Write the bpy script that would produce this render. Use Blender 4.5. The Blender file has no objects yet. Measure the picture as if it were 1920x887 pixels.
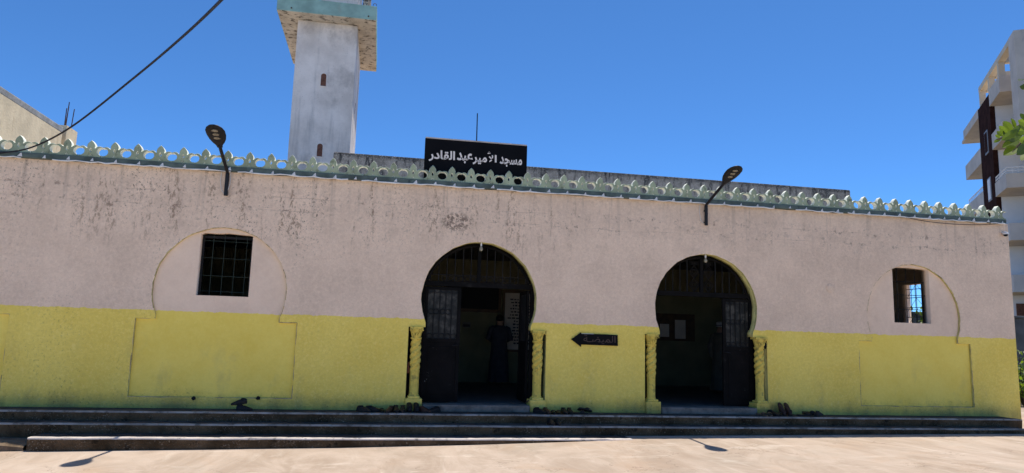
import bpy, bmesh, math, random
from mathutils import Vector, Matrix, noise as mnoise
random.seed(7)
S = bpy.context.scene
COL = S.collection
PI = math.pi
R = math.radians

# ------------------------------------------------------------------ camera
F = 1325.0
AX = (Vector((0.98204, -0.18647, 0.02870)), Vector((-0.05454, -0.13493, 0.98935)), Vector((0.18061, 0.97315, 0.14268)))
CAM = Vector((0, -12, 1.64))
cd = bpy.data.cameras.new('camera'); cam = bpy.data.objects.new('camera', cd); COL.objects.link(cam)
cd.sensor_fit = 'HORIZONTAL'; cd.sensor_width = 36; cd.lens = F / 1920 * 36
cd.clip_start = 0.05; cd.clip_end = 2000
m = Matrix((AX[0], AX[1], -AX[2])).transposed().to_4x4(); m.translation = CAM
cam.matrix_world = m
S.camera = cam

def ray(px, py): return AX[0] * (px - 960) - AX[1] * (py - 443.5) + AX[2] * F
def at(px, py, Y):
    d = ray(px, py); return CAM + d * ((Y - CAM.y) / d.y)
def proj(q):
    v = Vector(q) - CAM; z = v.dot(AX[2])
    if z < 0.1: return (-1e4, -1e4)
    return (960 + F * v.dot(AX[0]) / z, 443.5 - F * v.dot(AX[1]) / z)

# ------------------------------------------------------------------ world, sun, exposure
SUN = Vector((0.214, 0.261, 1.0)).normalized()
w = bpy.data.worlds.new('World'); S.world = w; w.use_nodes = True
nt = w.node_tree; nt.nodes.clear()
out = nt.nodes.new('ShaderNodeOutputWorld'); bg = nt.nodes.new('ShaderNodeBackground'); sk = nt.nodes.new('ShaderNodeTexSky')
sk.sky_type = 'NISHITA'; sk.sun_disc = False
sk.sun_elevation = math.asin(SUN.z); sk.sun_rotation = math.atan2(SUN.x, SUN.y)
sk.altitude = 3000; sk.air_density = 0.8; sk.dust_density = 0.0; sk.ozone_density = 10.0
bg.inputs['Strength'].default_value = 0.069
tint = nt.nodes.new('ShaderNodeMix'); tint.data_type = 'RGBA'; tint.blend_type = 'MULTIPLY'; tint.inputs[0].default_value = 1.0
tint.inputs[7].default_value = (0.72, 1.05, 1.16, 1)
nt.links.new(sk.outputs[0], tint.inputs[6]); nt.links.new(tint.outputs[2], bg.inputs[0]); nt.links.new(bg.outputs[0], out.inputs[0])
sl = bpy.data.lights.new('sun', 'SUN'); sl.energy = 2.05; sl.angle = R(0.5); sl.color = (1.0, 0.93, 0.82)
so = bpy.data.objects.new('sun', sl); COL.objects.link(so)
so.rotation_euler = SUN.to_track_quat('Z', 'Y').to_euler()
V = S.view_settings
V.view_transform = 'Standard'; V.look = 'None'; V.gamma = 1; V.use_curve_mapping = False; V.exposure = 1.32

# ------------------------------------------------------------------ helpers: materials
class G:
    def __init__(s, name):
        s.m = bpy.data.materials.new(name); s.m.use_nodes = True
        s.t = s.m.node_tree; s.b = s.t.nodes['Principled BSDF']
        s.pos = s.t.nodes.new('ShaderNodeNewGeometry').outputs['Position']
    def lk(s, v, sock):
        if isinstance(v, bpy.types.NodeSocket): s.t.links.new(v, sock)
        elif isinstance(v, (tuple, list)) and len(v) == 3 and sock.type == 'RGBA': sock.default_value = (*v, 1)
        else: sock.default_value = v
    def math(s, op, a, b=0.0, clamp=False):
        n = s.t.nodes.new('ShaderNodeMath'); n.operation = op; n.use_clamp = clamp
        s.lk(a, n.inputs[0]); s.lk(b, n.inputs[1]); return n.outputs[0]
    def mix(s, f, a, b, mode='MIX'):
        n = s.t.nodes.new('ShaderNodeMix'); n.data_type = 'RGBA'; n.blend_type = mode
        s.lk(f, n.inputs[0]); s.lk(a, n.inputs[6]); s.lk(b, n.inputs[7]); return n.outputs[2]
    def vec(s, scale=(1, 1, 1), rot=(0, 0, 0), src=None):
        n = s.t.nodes.new('ShaderNodeMapping'); n.inputs['Scale'].default_value = scale; n.inputs['Rotation'].default_value = rot
        s.t.links.new(src or s.pos, n.inputs[0]); return n.outputs[0]
    def noise(s, scale, detail=3, rough=0.55, vec=None, dist=0.0):
        n = s.t.nodes.new('ShaderNodeTexNoise'); n.inputs['Scale'].default_value = scale
        n.inputs['Detail'].default_value = detail; n.inputs['Roughness'].default_value = rough; n.inputs['Distortion'].default_value = dist
        s.t.links.new(vec or s.pos, n.inputs['Vector']); return n.outputs['Fac']
    def voro(s, scale, feature='F1', vec=None):
        n = s.t.nodes.new('ShaderNodeTexVoronoi'); n.inputs['Scale'].default_value = scale; n.feature = feature
        s.t.links.new(vec or s.pos, n.inputs['Vector']); return n.outputs['Distance']
    def ramp(s, v, lo, hi, a=0.0, b=1.0):
        n = s.t.nodes.new('ShaderNodeMapRange'); n.interpolation_type = 'SMOOTHSTEP'
        s.lk(v, n.inputs[0]); n.inputs[1].default_value = lo; n.inputs[2].default_value = hi; n.inputs[3].default_value = a; n.inputs[4].default_value = b
        return n.outputs[0]
    def xyz(s):
        n = s.t.nodes.new('ShaderNodeSeparateXYZ'); s.t.links.new(s.pos, n.inputs[0]); return n.outputs
    def bump(s, h, strength=0.3, dist=0.01):
        n = s.t.nodes.new('ShaderNodeBump'); n.inputs['Strength'].default_value = strength; n.inputs['Distance'].default_value = dist
        s.lk(h, n.inputs['Height']); s.t.links.new(n.outputs[0], s.b.inputs['Normal'])
    def done(s, col, rough=0.85, metal=0.0, spec=0.3):
        s.lk(col, s.b.inputs['Base Color']); s.lk(rough, s.b.inputs['Roughness'])
        s.b.inputs['Metallic'].default_value = metal; s.b.inputs['Specular IOR Level'].default_value = spec
        return s.m

def simple(name, col, rough=0.8, var=0.15, scale=4.0, bump=0.2, bscale=60, metal=0.0, spec=0.3, dirt=None, dscale=9, dlo=.58, dhi=.72, damt=.8, dstretch=(1, 1, 1)):
    g = G(name)
    n = g.noise(scale, 4)
    lo = tuple(c * (1 - var) for c in col); hi = tuple(min(1, c * (1 + var)) for c in col)
    c = g.mix(g.ramp(n, .3, .7), lo, hi)
    if dirt:
        d = g.noise(dscale, 6, .65, g.vec(dstretch))
        c = g.mix(g.math('MULTIPLY', g.ramp(d, dlo, dhi), damt), c, dirt)
    if bump: g.bump(g.noise(bscale, 3), bump, 0.01)
    return g.done(c, rough, metal, spec)

def wall_material(name, smooth):
    g = G(name); x, y, z = g.xyz()
    edge = g.math('ADD', z, g.math('MULTIPLY', g.math('SUBTRACT', g.noise(7, 6, .7), .5), .085))
    yel = g.ramp(edge, 1.925, 1.915)
    n1 = g.ramp(g.noise(1.1, 5, .6), .3, .72); n2 = g.ramp(g.noise(11, 4, .6), .3, .7)
    pink = g.mix(n1, (.76, .565, .415), (.93, .70, .515))
    pink = g.mix(g.math('MULTIPLY', n2, .35), pink, (.94, .74, .56))
    ye = g.mix(n1, (.90, .67, .115), (.98, .765, .16))
    ye = g.mix(g.math('MULTIPLY', n2, .3), ye, (1.0, .80, .19))
    c = g.mix(yel, pink, ye)
    # faded, scuffed patches low on the yellow
    fade = g.math('MULTIPLY', g.ramp(g.noise(2.3, 5, .65, g.vec((1, 1, .6))), .52, .75), g.ramp(z, 1.9, .6))
    c = g.mix(g.math('MULTIPLY', fade, .42), c, (.50, .43, .17))
    # vertical rain streaks under the parapet
    st = g.ramp(g.noise(3.2, 5, .65, g.vec((2.0, 1, .10))), .52, .74)
    st = g.math('MULTIPLY', st, g.ramp(z, 3.0, 4.25))
    c = g.mix(g.math('MULTIPLY', st, .6), c, (.30, .235, .19))
    bl = g.math('MULTIPLY', g.ramp(g.noise(2.6, 6, .7), .50, .68), g.ramp(z, 2.6, 3.9))
    c = g.mix(g.math('MULTIPLY', bl, .30), c, (.46, .34, .25))
    if not smooth:
        fk = g.math('MULTIPLY', g.ramp(g.noise(2.2, 5, .7, g.vec((1.7, 1, .22))), .50, .60), g.ramp(g.noise(13, 7, .78, g.vec((1.2, 1, .6))), .49, .57))
        fk = g.math('MULTIPLY', fk, g.math('MULTIPLY', g.ramp(z, 2.7, 3.5), g.ramp(g.math('ABSOLUTE', g.math('ADD', x, 1.2)), 6.0, 2.5, .15, 1.0)))
        c = g.mix(g.math('MULTIPLY', fk, .8), c, (.30, .20, .135))
    # lichen specks, thicker at the top and to the left
    band = g.math('ADD', g.ramp(z, 2.5, 3.3, 0, .85), g.ramp(x, 4.5, -2.5, -.5, .35))
    mid = g.ramp(g.noise(1.3, 6, .72, g.vec((1.2, 1, .55))), .42, .60)
    sp = g.ramp(g.noise(23, 7, .80, g.vec((1.1, 1, .8)), .2), .555, .595)
    k = g.math('MULTIPLY', g.math('MULTIPLY', sp, mid), band, True)
    if not smooth:
        c = g.mix(g.math('MULTIPLY', g.math('MULTIPLY', k, g.ramp(g.noise(.55, 4, .6), .38, .60, .15, 1.0)), .95), c, (.05, .032, .025))
    fine = g.math('MULTIPLY', g.ramp(g.noise(60, 3, .6), .66, .70), g.ramp(g.noise(2.2, 3), .42, .6))
    c = g.mix(g.math('MULTIPLY', fine, .55 if not smooth else .2), c, (.11, .08, .06))
    micro = g.ramp(g.noise(21, 6, .78, None, .6), .34, .64)
    c = g.mix(g.math('MULTIPLY', g.math('SUBTRACT', 1.0, micro), .06 if smooth else .17), c, (.30, .22, .14))
    c = g.mix(g.math('MULTIPLY', g.ramp(micro, .75, 1.0), .04 if smooth else .12), c, (.95, .84, .66))
    hcr = 0.0
    if not smooth:
        # casting joints: two wandering horizontal cracks
        for zz, a in ((3.62, .20), (3.84, .15)):
            wz = g.math('ADD', z, g.math('MULTIPLY', g.math('SUBTRACT', g.noise(1.3, 6, .6), .5), a))
            d = g.math('ABSOLUTE', g.math('SUBTRACT', wz, zz))
            ln = g.math('MULTIPLY', g.ramp(d, .009, .001), g.ramp(g.noise(1.1, 5, .65), .47, .55))
            c = g.mix(g.math('MULTIPLY', ln, .22), c, (.16, .115, .09)); hcr = ln if hcr == 0.0 else g.math('MAXIMUM', hcr, ln)
            # scabs of flaked paint hanging along the joint
            sc = g.math('MULTIPLY', g.ramp(d, .16, .0), g.ramp(g.noise(9, 7, .78), .55, .61))
            c = g.mix(g.math('MULTIPLY', sc, .6), c, (.20, .14, .11))
        # one flaked brown patch between the doors
        vd = g.t.nodes.new('ShaderNodeVectorMath'); vd.operation = 'DISTANCE'
        g.t.links.new(g.vec((1, 1, 1.6)), vd.inputs[0]); vd.inputs[1].default_value = (1.25, 0, 3.60 * 1.6)
        pt = g.math('MULTIPLY', g.ramp(vd.outputs['Value'], .34, .16), g.ramp(g.noise(16, 6, .7), .46, .54))
        c = g.mix(g.math('MULTIPLY', pt, .8), c, (.17, .12, .09))
    # fine hair cracks
    hc = g.ramp(g.voro(1.3, 'DISTANCE_TO_EDGE', None), .012, .004)
    # splash grime along the foot of the wall
    gn = g.noise(5, 6, .7)
    gz = g.math('ADD', z, g.math('MULTIPLY', g.math('SUBTRACT', gn, .5), .30))
    pa = g.ramp(g.noise(.8, 5, .65, g.vec((1, 1, .01))), .36, .66, .25, 1.0)
    c = g.mix(g.math('MULTIPLY', g.math('MULTIPLY', g.ramp(gz, .74, .42), .75), pa), c, (.13, .125, .075))
    gs = g.math('MULTIPLY', g.math('MULTIPLY', g.ramp(g.noise(27, 6, .78), .56, .62), pa), g.ramp(gz, .80, .46))
    c = g.mix(g.math('MULTIPLY', gs, .8), c, (.025, .025, .018))
    h = g.math('ADD', g.math('MULTIPLY', g.noise(26, 4, .6, None, .6), 1.0), g.math('MULTIPLY', g.noise(75, 2), .5))
    h = g.math('ADD', h, g.math('MULTIPLY', g.noise(2.0, 3), 1.2))
    if hcr != 0.0: h = g.math('SUBTRACT', h, g.math('MULTIPLY', hcr, .4))
    g.bump(h, .22 if smooth else .55, .02)
    return g.done(c, .9, 0, .15)

M = {}
M['wall'] = wall_material('rough_render', False)
M['recess'] = wall_material('smooth_render', True)
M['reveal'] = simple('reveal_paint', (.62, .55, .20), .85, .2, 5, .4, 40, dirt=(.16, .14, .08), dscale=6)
M['column'] = simple('column_paint', (.78, .58, .11), .85, .15, 9, .5, 40, dirt=(.25, .20, .06), dscale=9, dlo=.50, dhi=.66, damt=.75)
M['cast'] = simple('parapet_paint', (.33, .38, .25), .9, .2, 3, .35, 50, dirt=(.12, .13, .08), dscale=9, dlo=.54, dhi=.70, damt=.75)
M['castsunlit'] = simple('parapet_sunlit_edge', (.84, .85, .72), .9, .1, 5, .2, 50, dirt=(.30, .31, .22), dscale=9, dlo=.56, dhi=.72, damt=.6)
M['teal'] = simple('ledge_paint', (.085, .115, .105), .9, .3, 4, .35, 40, dirt=(.03, .05, .045), dscale=8, damt=.8, dstretch=(1, 1, .4))
M['mortar_sunspot'] = simple('white_cement_sunspot', (.74, .72, .68), .85, .1, 9, .4, 50)
M['tread'] = simple('worn_concrete_sunlit', (.64, .56, .49), .9, .2, 2.5, .35, 45, dirt=(.13, .115, .10), dscale=7, dlo=.52, dhi=.66)
def riser_mat():
    g = G('exposed_aggregate')
    c = g.mix(g.ramp(g.noise(1.6, 5, .65), .35, .7), (.058, .038, .021), (.175, .115, .066))
    c = g.mix(g.math('MULTIPLY', g.math('MULTIPLY', g.ramp(g.noise(38, 6, .82), .56, .62), g.ramp(g.noise(2.2, 4, .7), .40, .62)), .8), c, (.42, .34, .25))
    c = g.mix(g.math('MULTIPLY', g.ramp(g.noise(6, 5, .7), .56, .66), .7), c, (.015, .013, .010))
    g.bump(g.noise(50, 4, .7), .9, .02); return g.done(c, .95, 0, .03)
M['riser'] = riser_mat()
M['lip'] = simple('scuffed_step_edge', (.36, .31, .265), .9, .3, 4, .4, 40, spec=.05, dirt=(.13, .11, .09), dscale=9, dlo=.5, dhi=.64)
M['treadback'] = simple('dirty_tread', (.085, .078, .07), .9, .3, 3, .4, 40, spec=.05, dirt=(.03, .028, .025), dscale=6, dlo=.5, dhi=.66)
def ground_mat():
    g = G('courtyard_concrete')
    v = g.vec((1, .42, 1), (0, 0, .5))
    n = g.noise(1.1, 7, .66, v, 1.6)
    c = g.mix(g.ramp(n, .28, .72), (.39, .30, .225), (.54, .435, .345))
    s = g.noise(2.6, 6, .6, g.vec((1, .16, 1), (0, 0, 1.15)), 1.2)
    c = g.mix(g.math('MULTIPLY', g.ramp(s, .55, .78), .55), c, (.70, .62, .52))
    rd = g.ramp(g.noise(.75, 5, .6, None, .8), .52, .72)
    c = g.mix(g.math('MULTIPLY', rd, .45), c, (.47, .32, .21))
    bl = g.ramp(g.noise(1.6, 6, .7, g.vec((.5, 1.6, 1), (0, 0, -.25)), .4), .56, .70)
    c = g.mix(g.math('MULTIPLY', bl, .5), c, (.72, .63, .53))
    sc = g.math('MULTIPLY', g.ramp(g.noise(5, 6, .75, g.vec((.25, 3.0, 1), (0, 0, .12))), .60, .66), g.ramp(g.noise(.9, 3), .48, .6))
    c = g.mix(g.math('MULTIPLY', sc, .55), c, (.78, .71, .63))
    ck = g.math('MULTIPLY', g.ramp(g.math('ABSOLUTE', g.math('SUBTRACT', g.noise(1.3, 6, .62), .5)), .008, .002), g.ramp(g.noise(.7, 3), .5, .6))
    c = g.mix(g.math('MULTIPLY', ck, .6), c, (.20, .15, .11))
    fs_ = g.noise(55, 5, .8)
    c = g.mix(g.math('MULTIPLY', g.ramp(fs_, .55, .75), .35), c, (.28, .21, .15))
    gy = g.ramp(g.noise(.6, 5, .65), .5, .7)
    c = g.mix(g.math('MULTIPLY', gy, .35), c, (.43, .38, .31))
    c = g.mix(g.math('MULTIPLY', g.ramp(g.noise(22, 5, .75), .62, .68), .45), c, (.26, .19, .13))
    x, y, z = g.xyz()
    # pale paving added out of view past the stained strip, bouncing light onto the facade
    bk = g.t.nodes.new('ShaderNodeTexBrick'); bk.inputs['Scale'].default_value = 1.0; bk.inputs['Mortar Size'].default_value = .012
    bk.inputs['Brick Width'].default_value = .8; bk.inputs['Row Height'].default_value = .8; bk.offset = 0
    bk.inputs['Color1'].default_value = (.82, .73, .62, 1); bk.inputs['Color2'].default_value = (.78, .69, .58, 1); bk.inputs['Mortar'].default_value = (.45, .39, .32, 1)
    g.t.links.new(g.pos, bk.inputs['Vector'])
    c = g.mix(g.ramp(y, -4.59, -4.61), c, bk.outputs['Color'])
    far = g.ramp(g.math('ADD', g.math('ABSOLUTE', x), g.math('MULTIPLY', g.noise(.5, 3), 3)), 16, 22)
    c = g.mix(far, c, (.19, .155, .095))
    g.bump(g.noise(35, 4, .6), .25, .01); return g.done(c, .85, 0, .2)
M['ground'] = ground_mat()
M['metal'] = simple('black_iron', (.010, .010, .011), .6, .3, 6, .15, 80, spec=.2)
M['door'] = simple('dark_door_paint', (.012, .012, .012), .7, .3, 3, .2, 40, spec=.12, dirt=(.03, .028, .026), dscale=5, dlo=.60, dhi=.75)
def door_mat():
    g = G('dark_door_paint')
    c = g.mix(g.ramp(g.noise(3, 4), .3, .7), (.006, .006, .006), (.011, .010, .010))
    c = g.mix(g.math('MULTIPLY', g.ramp(g.noise(5, 5, .7), .58, .72), .6), c, (.04, .037, .033))
    fl = g.math('MULTIPLY', g.ramp(g.noise(34, 4, .7), .68, .71), g.ramp(g.noise(2.5, 3), .52, .60))
    c = g.mix(fl, c, (.50, .48, .44)); return g.done(c, .8, 0, .05)
M['door'] = door_mat()
M['edge'] = simple('edge_paint_shadow', (.50, .38, .20), .9, .3, 9, .3, 60, dirt=(.16, .12, .07), dscale=7, dlo=.5, dhi=.62)
M['lampmetal'] = simple('lamp_metal', (.012, .012, .014), .5, .2, 5, 0)
M['lens'] = simple('lamp_lens', (.20, .17, .12), .25, .35, 60, 0, spec=.6)
M['sign'] = simple('sign_black', (.004, .004, .005), .6, .3, 2, 0, spec=.1)
M['signedge'] = simple('sign_trim', (.42, .37, .33), .6, .2, 5, 0)
M['letters'] = simple('letter_cream', (.74, .68, .62), .6, .08, 8, 0)
M['letterdim'] = simple('letter_faded', (.075, .048, .04), .7, .25, 20, 0)
M['grey_old'] = None
def weathered():
    g = G('weathered_parapet')
    c = g.mix(g.ramp(g.noise(3, 6, .7), .3, .7), (.26, .22, .175), (.52, .44, .36))
    st = g.noise(5, 6, .7, g.vec((1.6, 1.6, .4)))
    c = g.mix(g.math('MULTIPLY', g.ramp(st, .48, .62), .85), c, (.045, .045, .045))
    x, y, z = g.xyz()
    top = g.ramp(g.math('ADD', z, g.math('MULTIPLY', g.math('SUBTRACT', g.noise(6, 4, .7), .5), .35)), 5.32, 5.44)
    c = g.mix(g.math('MULTIPLY', top, .8), c, (.03, .03, .03))
    c = g.mix(g.math('MULTIPLY', g.ramp(g.noise(38, 3, .7), .56, .62), .6), c, (.80, .72, .62))
    g.bump(g.noise(40, 4, .7), .6, .02); return g.done(c, .95, 0, .1)
M['grey_old'] = weathered()
def minaret_mat():
    g = G('minaret_whitewash')
    c = g.mix(g.ramp(g.noise(1.2, 6, .65), .3, .72), (.70, .62, .55), (.93, .84, .76))
    bl = g.math('MULTIPLY', g.ramp(g.noise(.9, 6, .68, g.vec((1, 1, .8))), .50, .68), .6)
    c = g.mix(bl, c, (.42, .37, .33))
    st = g.ramp(g.noise(3.0, 5, .6, g.vec((1.5, 1.5, .12))), .54, .72)
    c = g.mix(g.math('MULTIPLY', st, .35), c, (.24, .235, .24))
    c = g.mix(g.math('MULTIPLY', g.ramp(g.noise(20, 5, .75), .60, .68), .5), c, (.18, .17, .165))
    g.bump(g.noise(22, 4, .6), .4, .02); return g.done(c, .9, 0, .15)
M['minaret'] = minaret_mat()
def soffit_mat():
    g = G('peeling_soffit')
    c = g.mix(g.ramp(g.noise(2, 5, .6), .3, .7), (.50, .43, .34), (.70, .62, .51))
    d = g.ramp(g.noise(6, 7, .78, g.vec((.8, 1.2, 1))), .53, .60)
    c = g.mix(g.math('MULTIPLY', d, .9), c, (.075, .055, .04))
    g.bump(g.math('SUBTRACT', 0, d), .5, .02); return g.done(c, .9, 0, .1)
M['soffit'] = soffit_mat()
M['band'] = simple('balcony_blue', (.30, .46, .40), .85, .2, 2, .2, 40, dirt=(.30, .36, .30), dscale=3, damt=.5, dstretch=(1, 1, .4))
M['brickred'] = simple('brick_infill', (.17, .075, .05), .9, .3, 14, .4, 40)
M['plaster_beige'] = simple('neighbour_plaster', (.82, .66, .43), .9, .12, 2, .8, 16, dirt=(.60, .45, .27), dscale=4, damt=.6, dstretch=(1, 1, .3))
M['coping'] = simple('grey_cement', (.36, .35, .33), .9, .2, 5, .4, 30, dirt=(.14, .13, .12), dscale=9)
M['apt'] = simple('apartment_white', (.88, .87, .86), .85, .06, .6, .2, 20, dirt=(.44, .44, .45), dscale=1.2, damt=.4, dstretch=(1, 1, .25))
M['aptgrey'] = simple('apartment_grey', (.60, .53, .46), .9, .1, .8, .3, 12, dirt=(.28, .27, .26), dscale=1.5, damt=.5, dstretch=(1, 1, .3))
M['aptbrown'] = simple('brown_cladding', (.045, .020, .016), .95, .3, 2, .2, 10, spec=.02)
M['aptcream'] = simple('pergola_cream', (.66, .56, .42), .85, .08, 1, .1, 10)
M['frame'] = simple('shutter_grey', (.30, .31, .34), .6, .1, 5, 0)
M['glass'] = None
def glass_mat():
    g = G('dim_glass'); n = g.ramp(g.noise(7, 4, .6), .45, .7)
    c = g.mix(n, (.022, .022, .020), (.075, .07, .06)); m = g.done(c, .35, 0, .10); return m
M['glass'] = glass_mat()
M['plate'] = simple('grubby_plastic', (.16, .145, .11), .7, .2, 9, 0)
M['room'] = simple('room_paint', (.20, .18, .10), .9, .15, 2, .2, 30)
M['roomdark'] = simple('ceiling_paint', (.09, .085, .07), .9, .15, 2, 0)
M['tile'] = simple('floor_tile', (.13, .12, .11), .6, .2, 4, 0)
M['wood'] = simple('brown_wood', (.09, .045, .018), .5, .3, 8, 0)
M['paper'] = simple('paper', (.60, .52, .44), .9, .06, 3, 0)
M['ink'] = simple('ink', (.05, .04, .04), .9, .1, 3, 0)
M['green_wire'] = simple('green_wire', (.03, .05, .042), .6, .2, 9, 0)
M['sill'] = simple('worn_sill', (.22, .18, .15), .9, .3, 5, .4, 40, spec=.05, dirt=(.08, .07, .06), dscale=12)
M['brokenstep'] = simple('crumbled_concrete', (.20, .145, .095), .95, .3, 5, .8, 25, spec=.05, dirt=(.07, .055, .04), dscale=8)
M['rubber'] = simple('dark_leather', (.014, .012, .012), .6, .4, 30, .2, 80)
M['brown_leather'] = simple('brown_leather', (.055, .025, .016), .55, .3, 30, .2, 80)
M['tan_leather'] = simple('tan_sandal', (.14, .09, .06), .6, .3, 30, .2, 80)
M['skin'] = simple('skin', (.33, .19, .13), .6, .08, 20, 0)
M['robe_dark'] = simple('dark_robe_cloth', (.045, .047, .06), .9, .15, 10, .2, 60)
M['robe_pale'] = simple('pale_robe_cloth', (.13, .12, .10), .9, .12, 10, .2, 60)
M['hair'] = simple('black_hair', (.012, .010, .009), .7, .2, 60, .3, 90)
M['cap'] = simple('knit_cap', (.45, .44, .42), .9, .2, 50, .3, 90)
M['capband'] = simple('knit_cap_band', (.06, .06, .07), .9, .2, 50, 0)
M['bulb'] = simple('bulb_glass', (.30, .265, .18), .3, .05, 9, 0, spec=.6)
M['cable'] = simple('cable_rubber', (.010, .010, .016), .6, .2, 9, 0)
M['white_pvc'] = simple('white_pvc', (.72, .71, .69), .5, .06, 9, 0)
M['rust'] = simple('rusty_steel', (.10, .055, .035), .8, .3, 30, .2, 60)
M['brick'] = simple('clay_brick', (.16, .06, .035), .9, .2, 20, .4, 60)
M['bark'] = simple('bark', (.085, .065, .05), .95, .3, 9, .8, 25)
def leaf_mat(name, a, b, tr=.5):
    g = G(name)
    n = g.noise(1.7, 4, .6); c = g.mix(g.ramp(n, .3, .7), a, b)
    m = g.done(c, .5, 0, .35)
    t = g.t.nodes.new('ShaderNodeBsdfTranslucent'); mx = g.t.nodes.new('ShaderNodeMixShader')
    g.t.links.new(g.mix(1.0, c, (2.2, 1.9, .7), 'MULTIPLY'), t.inputs[0])
    mx.inputs[0].default_value = tr
    o = g.t.nodes['Material Output']
    g.t.links.new(g.b.outputs[0], mx.inputs[1]); g.t.links.new(t.outputs[0], mx.inputs[2]); g.t.links.new(mx.outputs[0], o.inputs[0])
    return m
M['leaf'] = leaf_mat('leaf_green', (.075, .13, .02), (.11, .18, .03), .5)
M['leaf2'] = leaf_mat('leaf_deep', (.035, .07, .018), (.06, .11, .025), .3)
M['garden'] = simple('garden_wall_block', (.13, .125, .12), .95, .25, 2, .6, 20, dirt=(.05, .05, .045), dscale=3)
M['bag'] = simple('black_bundle_cloth', (.008, .008, .009), .7, .3, 20, 0)

# ------------------------------------------------------------------ helpers: meshes and things
BASE = {}
def base_of(o):
    while o is not None and o.name not in BASE: o = o.parent
    return BASE[o.name] if o is not None else Vector((0, 0, 0))

class MB:
    def __init__(s): s.v = []; s.f = []; s.mi = []
    def add(s, vs, fs, mi=0):
        o = len(s.v); s.v += [Vector(v) for v in vs]; s.f += [tuple(i + o for i in f) for f in fs]; s.mi += [mi] * len(fs); return s
    def box(s, x0, x1, y0, y1, z0, z1, mi=0):
        vs = [(x, y, z) for z in (z0, z1) for y in (y0, y1) for x in (x0, x1)]
        return s.add(vs, [(0, 2, 3, 1), (4, 5, 7, 6), (0, 1, 5, 4), (2, 6, 7, 3), (0, 4, 6, 2), (1, 3, 7, 5)], mi)
    def obox(s, O, A, B, a0, a1, b0, b1, z0, z1, mi=0):
        vs = [O + A * a + B * b + Vector((0, 0, z)) for z in (z0, z1) for b in (b0, b1) for a in (a0, a1)]
        return s.add(vs, [(0, 2, 3, 1), (4, 5, 7, 6), (0, 1, 5, 4), (2, 6, 7, 3), (0, 4, 6, 2), (1, 3, 7, 5)], mi)
    def tube(s, pts, r, n=8, mi=0, caps=True):
        pts = [Vector(p) for p in pts]; rs = r if isinstance(r, (list, tuple)) else [r] * len(pts)
        vs = []; up = None
        for i, p in enumerate(pts):
            d = (pts[min(i + 1, len(pts) - 1)] - pts[max(i - 1, 0)]).normalized()
            if up is None: up = d.orthogonal().normalized()
            up = (up - d * up.dot(d)); up = up.normalized() if up.length > 1e-6 else d.orthogonal().normalized()
            q = d.cross(up)
            for k in range(n):
                t = 2 * PI * k / n; vs.append(p + (up * math.cos(t) + q * math.sin(t)) * rs[i])
        fs = [(i * n + k, i * n + (k + 1) % n, (i + 1) * n + (k + 1) % n, (i + 1) * n + k) for i in range(len(pts) - 1) for k in range(n)]
        if caps: fs += [tuple(range(n - 1, -1, -1)), tuple((len(pts) - 1) * n + k for k in range(n))]
        return s.add(vs, fs, mi)
    def ring(s, c, Rr, r, axis='Y', n=16, a0=0, a1=2 * PI, mi=0):
        c = Vector(c); pts = []
        for i in range(n + 1):
            t = a0 + (a1 - a0) * i / n
            pts.append(c + (Vector((math.cos(t), 0, math.sin(t))) if axis == 'Y' else Vector((math.cos(t), math.sin(t), 0))) * Rr)
        return s.tube(pts, r, 5, mi)
    def lathe(s, c, prof, n=16, mi=0, fn=None):
        c = Vector(c); vs = []
        for z, r in prof:
            for k in range(n):
                t = 2 * PI * k / n; rr = r * (fn(t, z) if fn else 1); vs.append(c + Vector((rr * math.cos(t), rr * math.sin(t), z)))
        L = len(prof)
        fs = [(i * n + k, i * n + (k + 1) % n, (i + 1) * n + (k + 1) % n, (i + 1) * n + k) for i in range(L - 1) for k in range(n)]
        fs += [tuple(range(n - 1, -1, -1)), tuple((L - 1) * n + k for k in range(n))]
        return s.add(vs, fs, mi)
    def ball(s, c, r, n=10, mi=0):
        r = r if isinstance(r, (tuple, list)) else (r, r, r); c = Vector(c); vs = []; fs = []
        h = n // 2 + 1
        for i in range(1, h):
            a = PI * i / h
            for k in range(n):
                t = 2 * PI * k / n; vs.append(c + Vector((r[0] * math.sin(a) * math.cos(t), r[1] * math.sin(a) * math.sin(t), r[2] * math.cos(a))))
        vs += [c + Vector((0, 0, r[2])), c - Vector((0, 0, r[2]))]; T = len(vs) - 2
        for i in range(h - 2):
            for k in range(n): fs.append((i * n + k, (i + 1) * n + k, (i + 1) * n + (k + 1) % n, i * n + (k + 1) % n))
        for k in range(n):
            fs.append((T, k, (k + 1) % n)); fs.append((T + 1, (h - 2) * n + (k + 1) % n, (h - 2) * n + k))
        return s.add(vs, fs, mi)
    def prism(s, poly, y0, y1, mi=0):     # poly in x, z (counter clockwise seen from -Y)
        n = len(poly)
        vs = [(x, y0, z) for x, z in poly] + [(x, y1, z) for x, z in poly]
        return s.add(vs, [tuple(range(n)), tuple(range(2 * n - 1, n - 1, -1))] + [(i, i + n, (i + 1) % n + n, (i + 1) % n) for i in range(n)], mi)
    def build(s, name, mats, parent=None, smooth=False, bevel=0.0):
        me = bpy.data.meshes.new(name); o = bpy.data.objects.new(name, me); COL.objects.link(o)
        if parent is not None: o.parent = parent; b = base_of(parent)
        else: b = Vector((0, 0, 0))
        me.from_pydata([v - b for v in s.v], [], s.f)
        finish(o, me, mats, s.mi, smooth, bevel); return o

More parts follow.
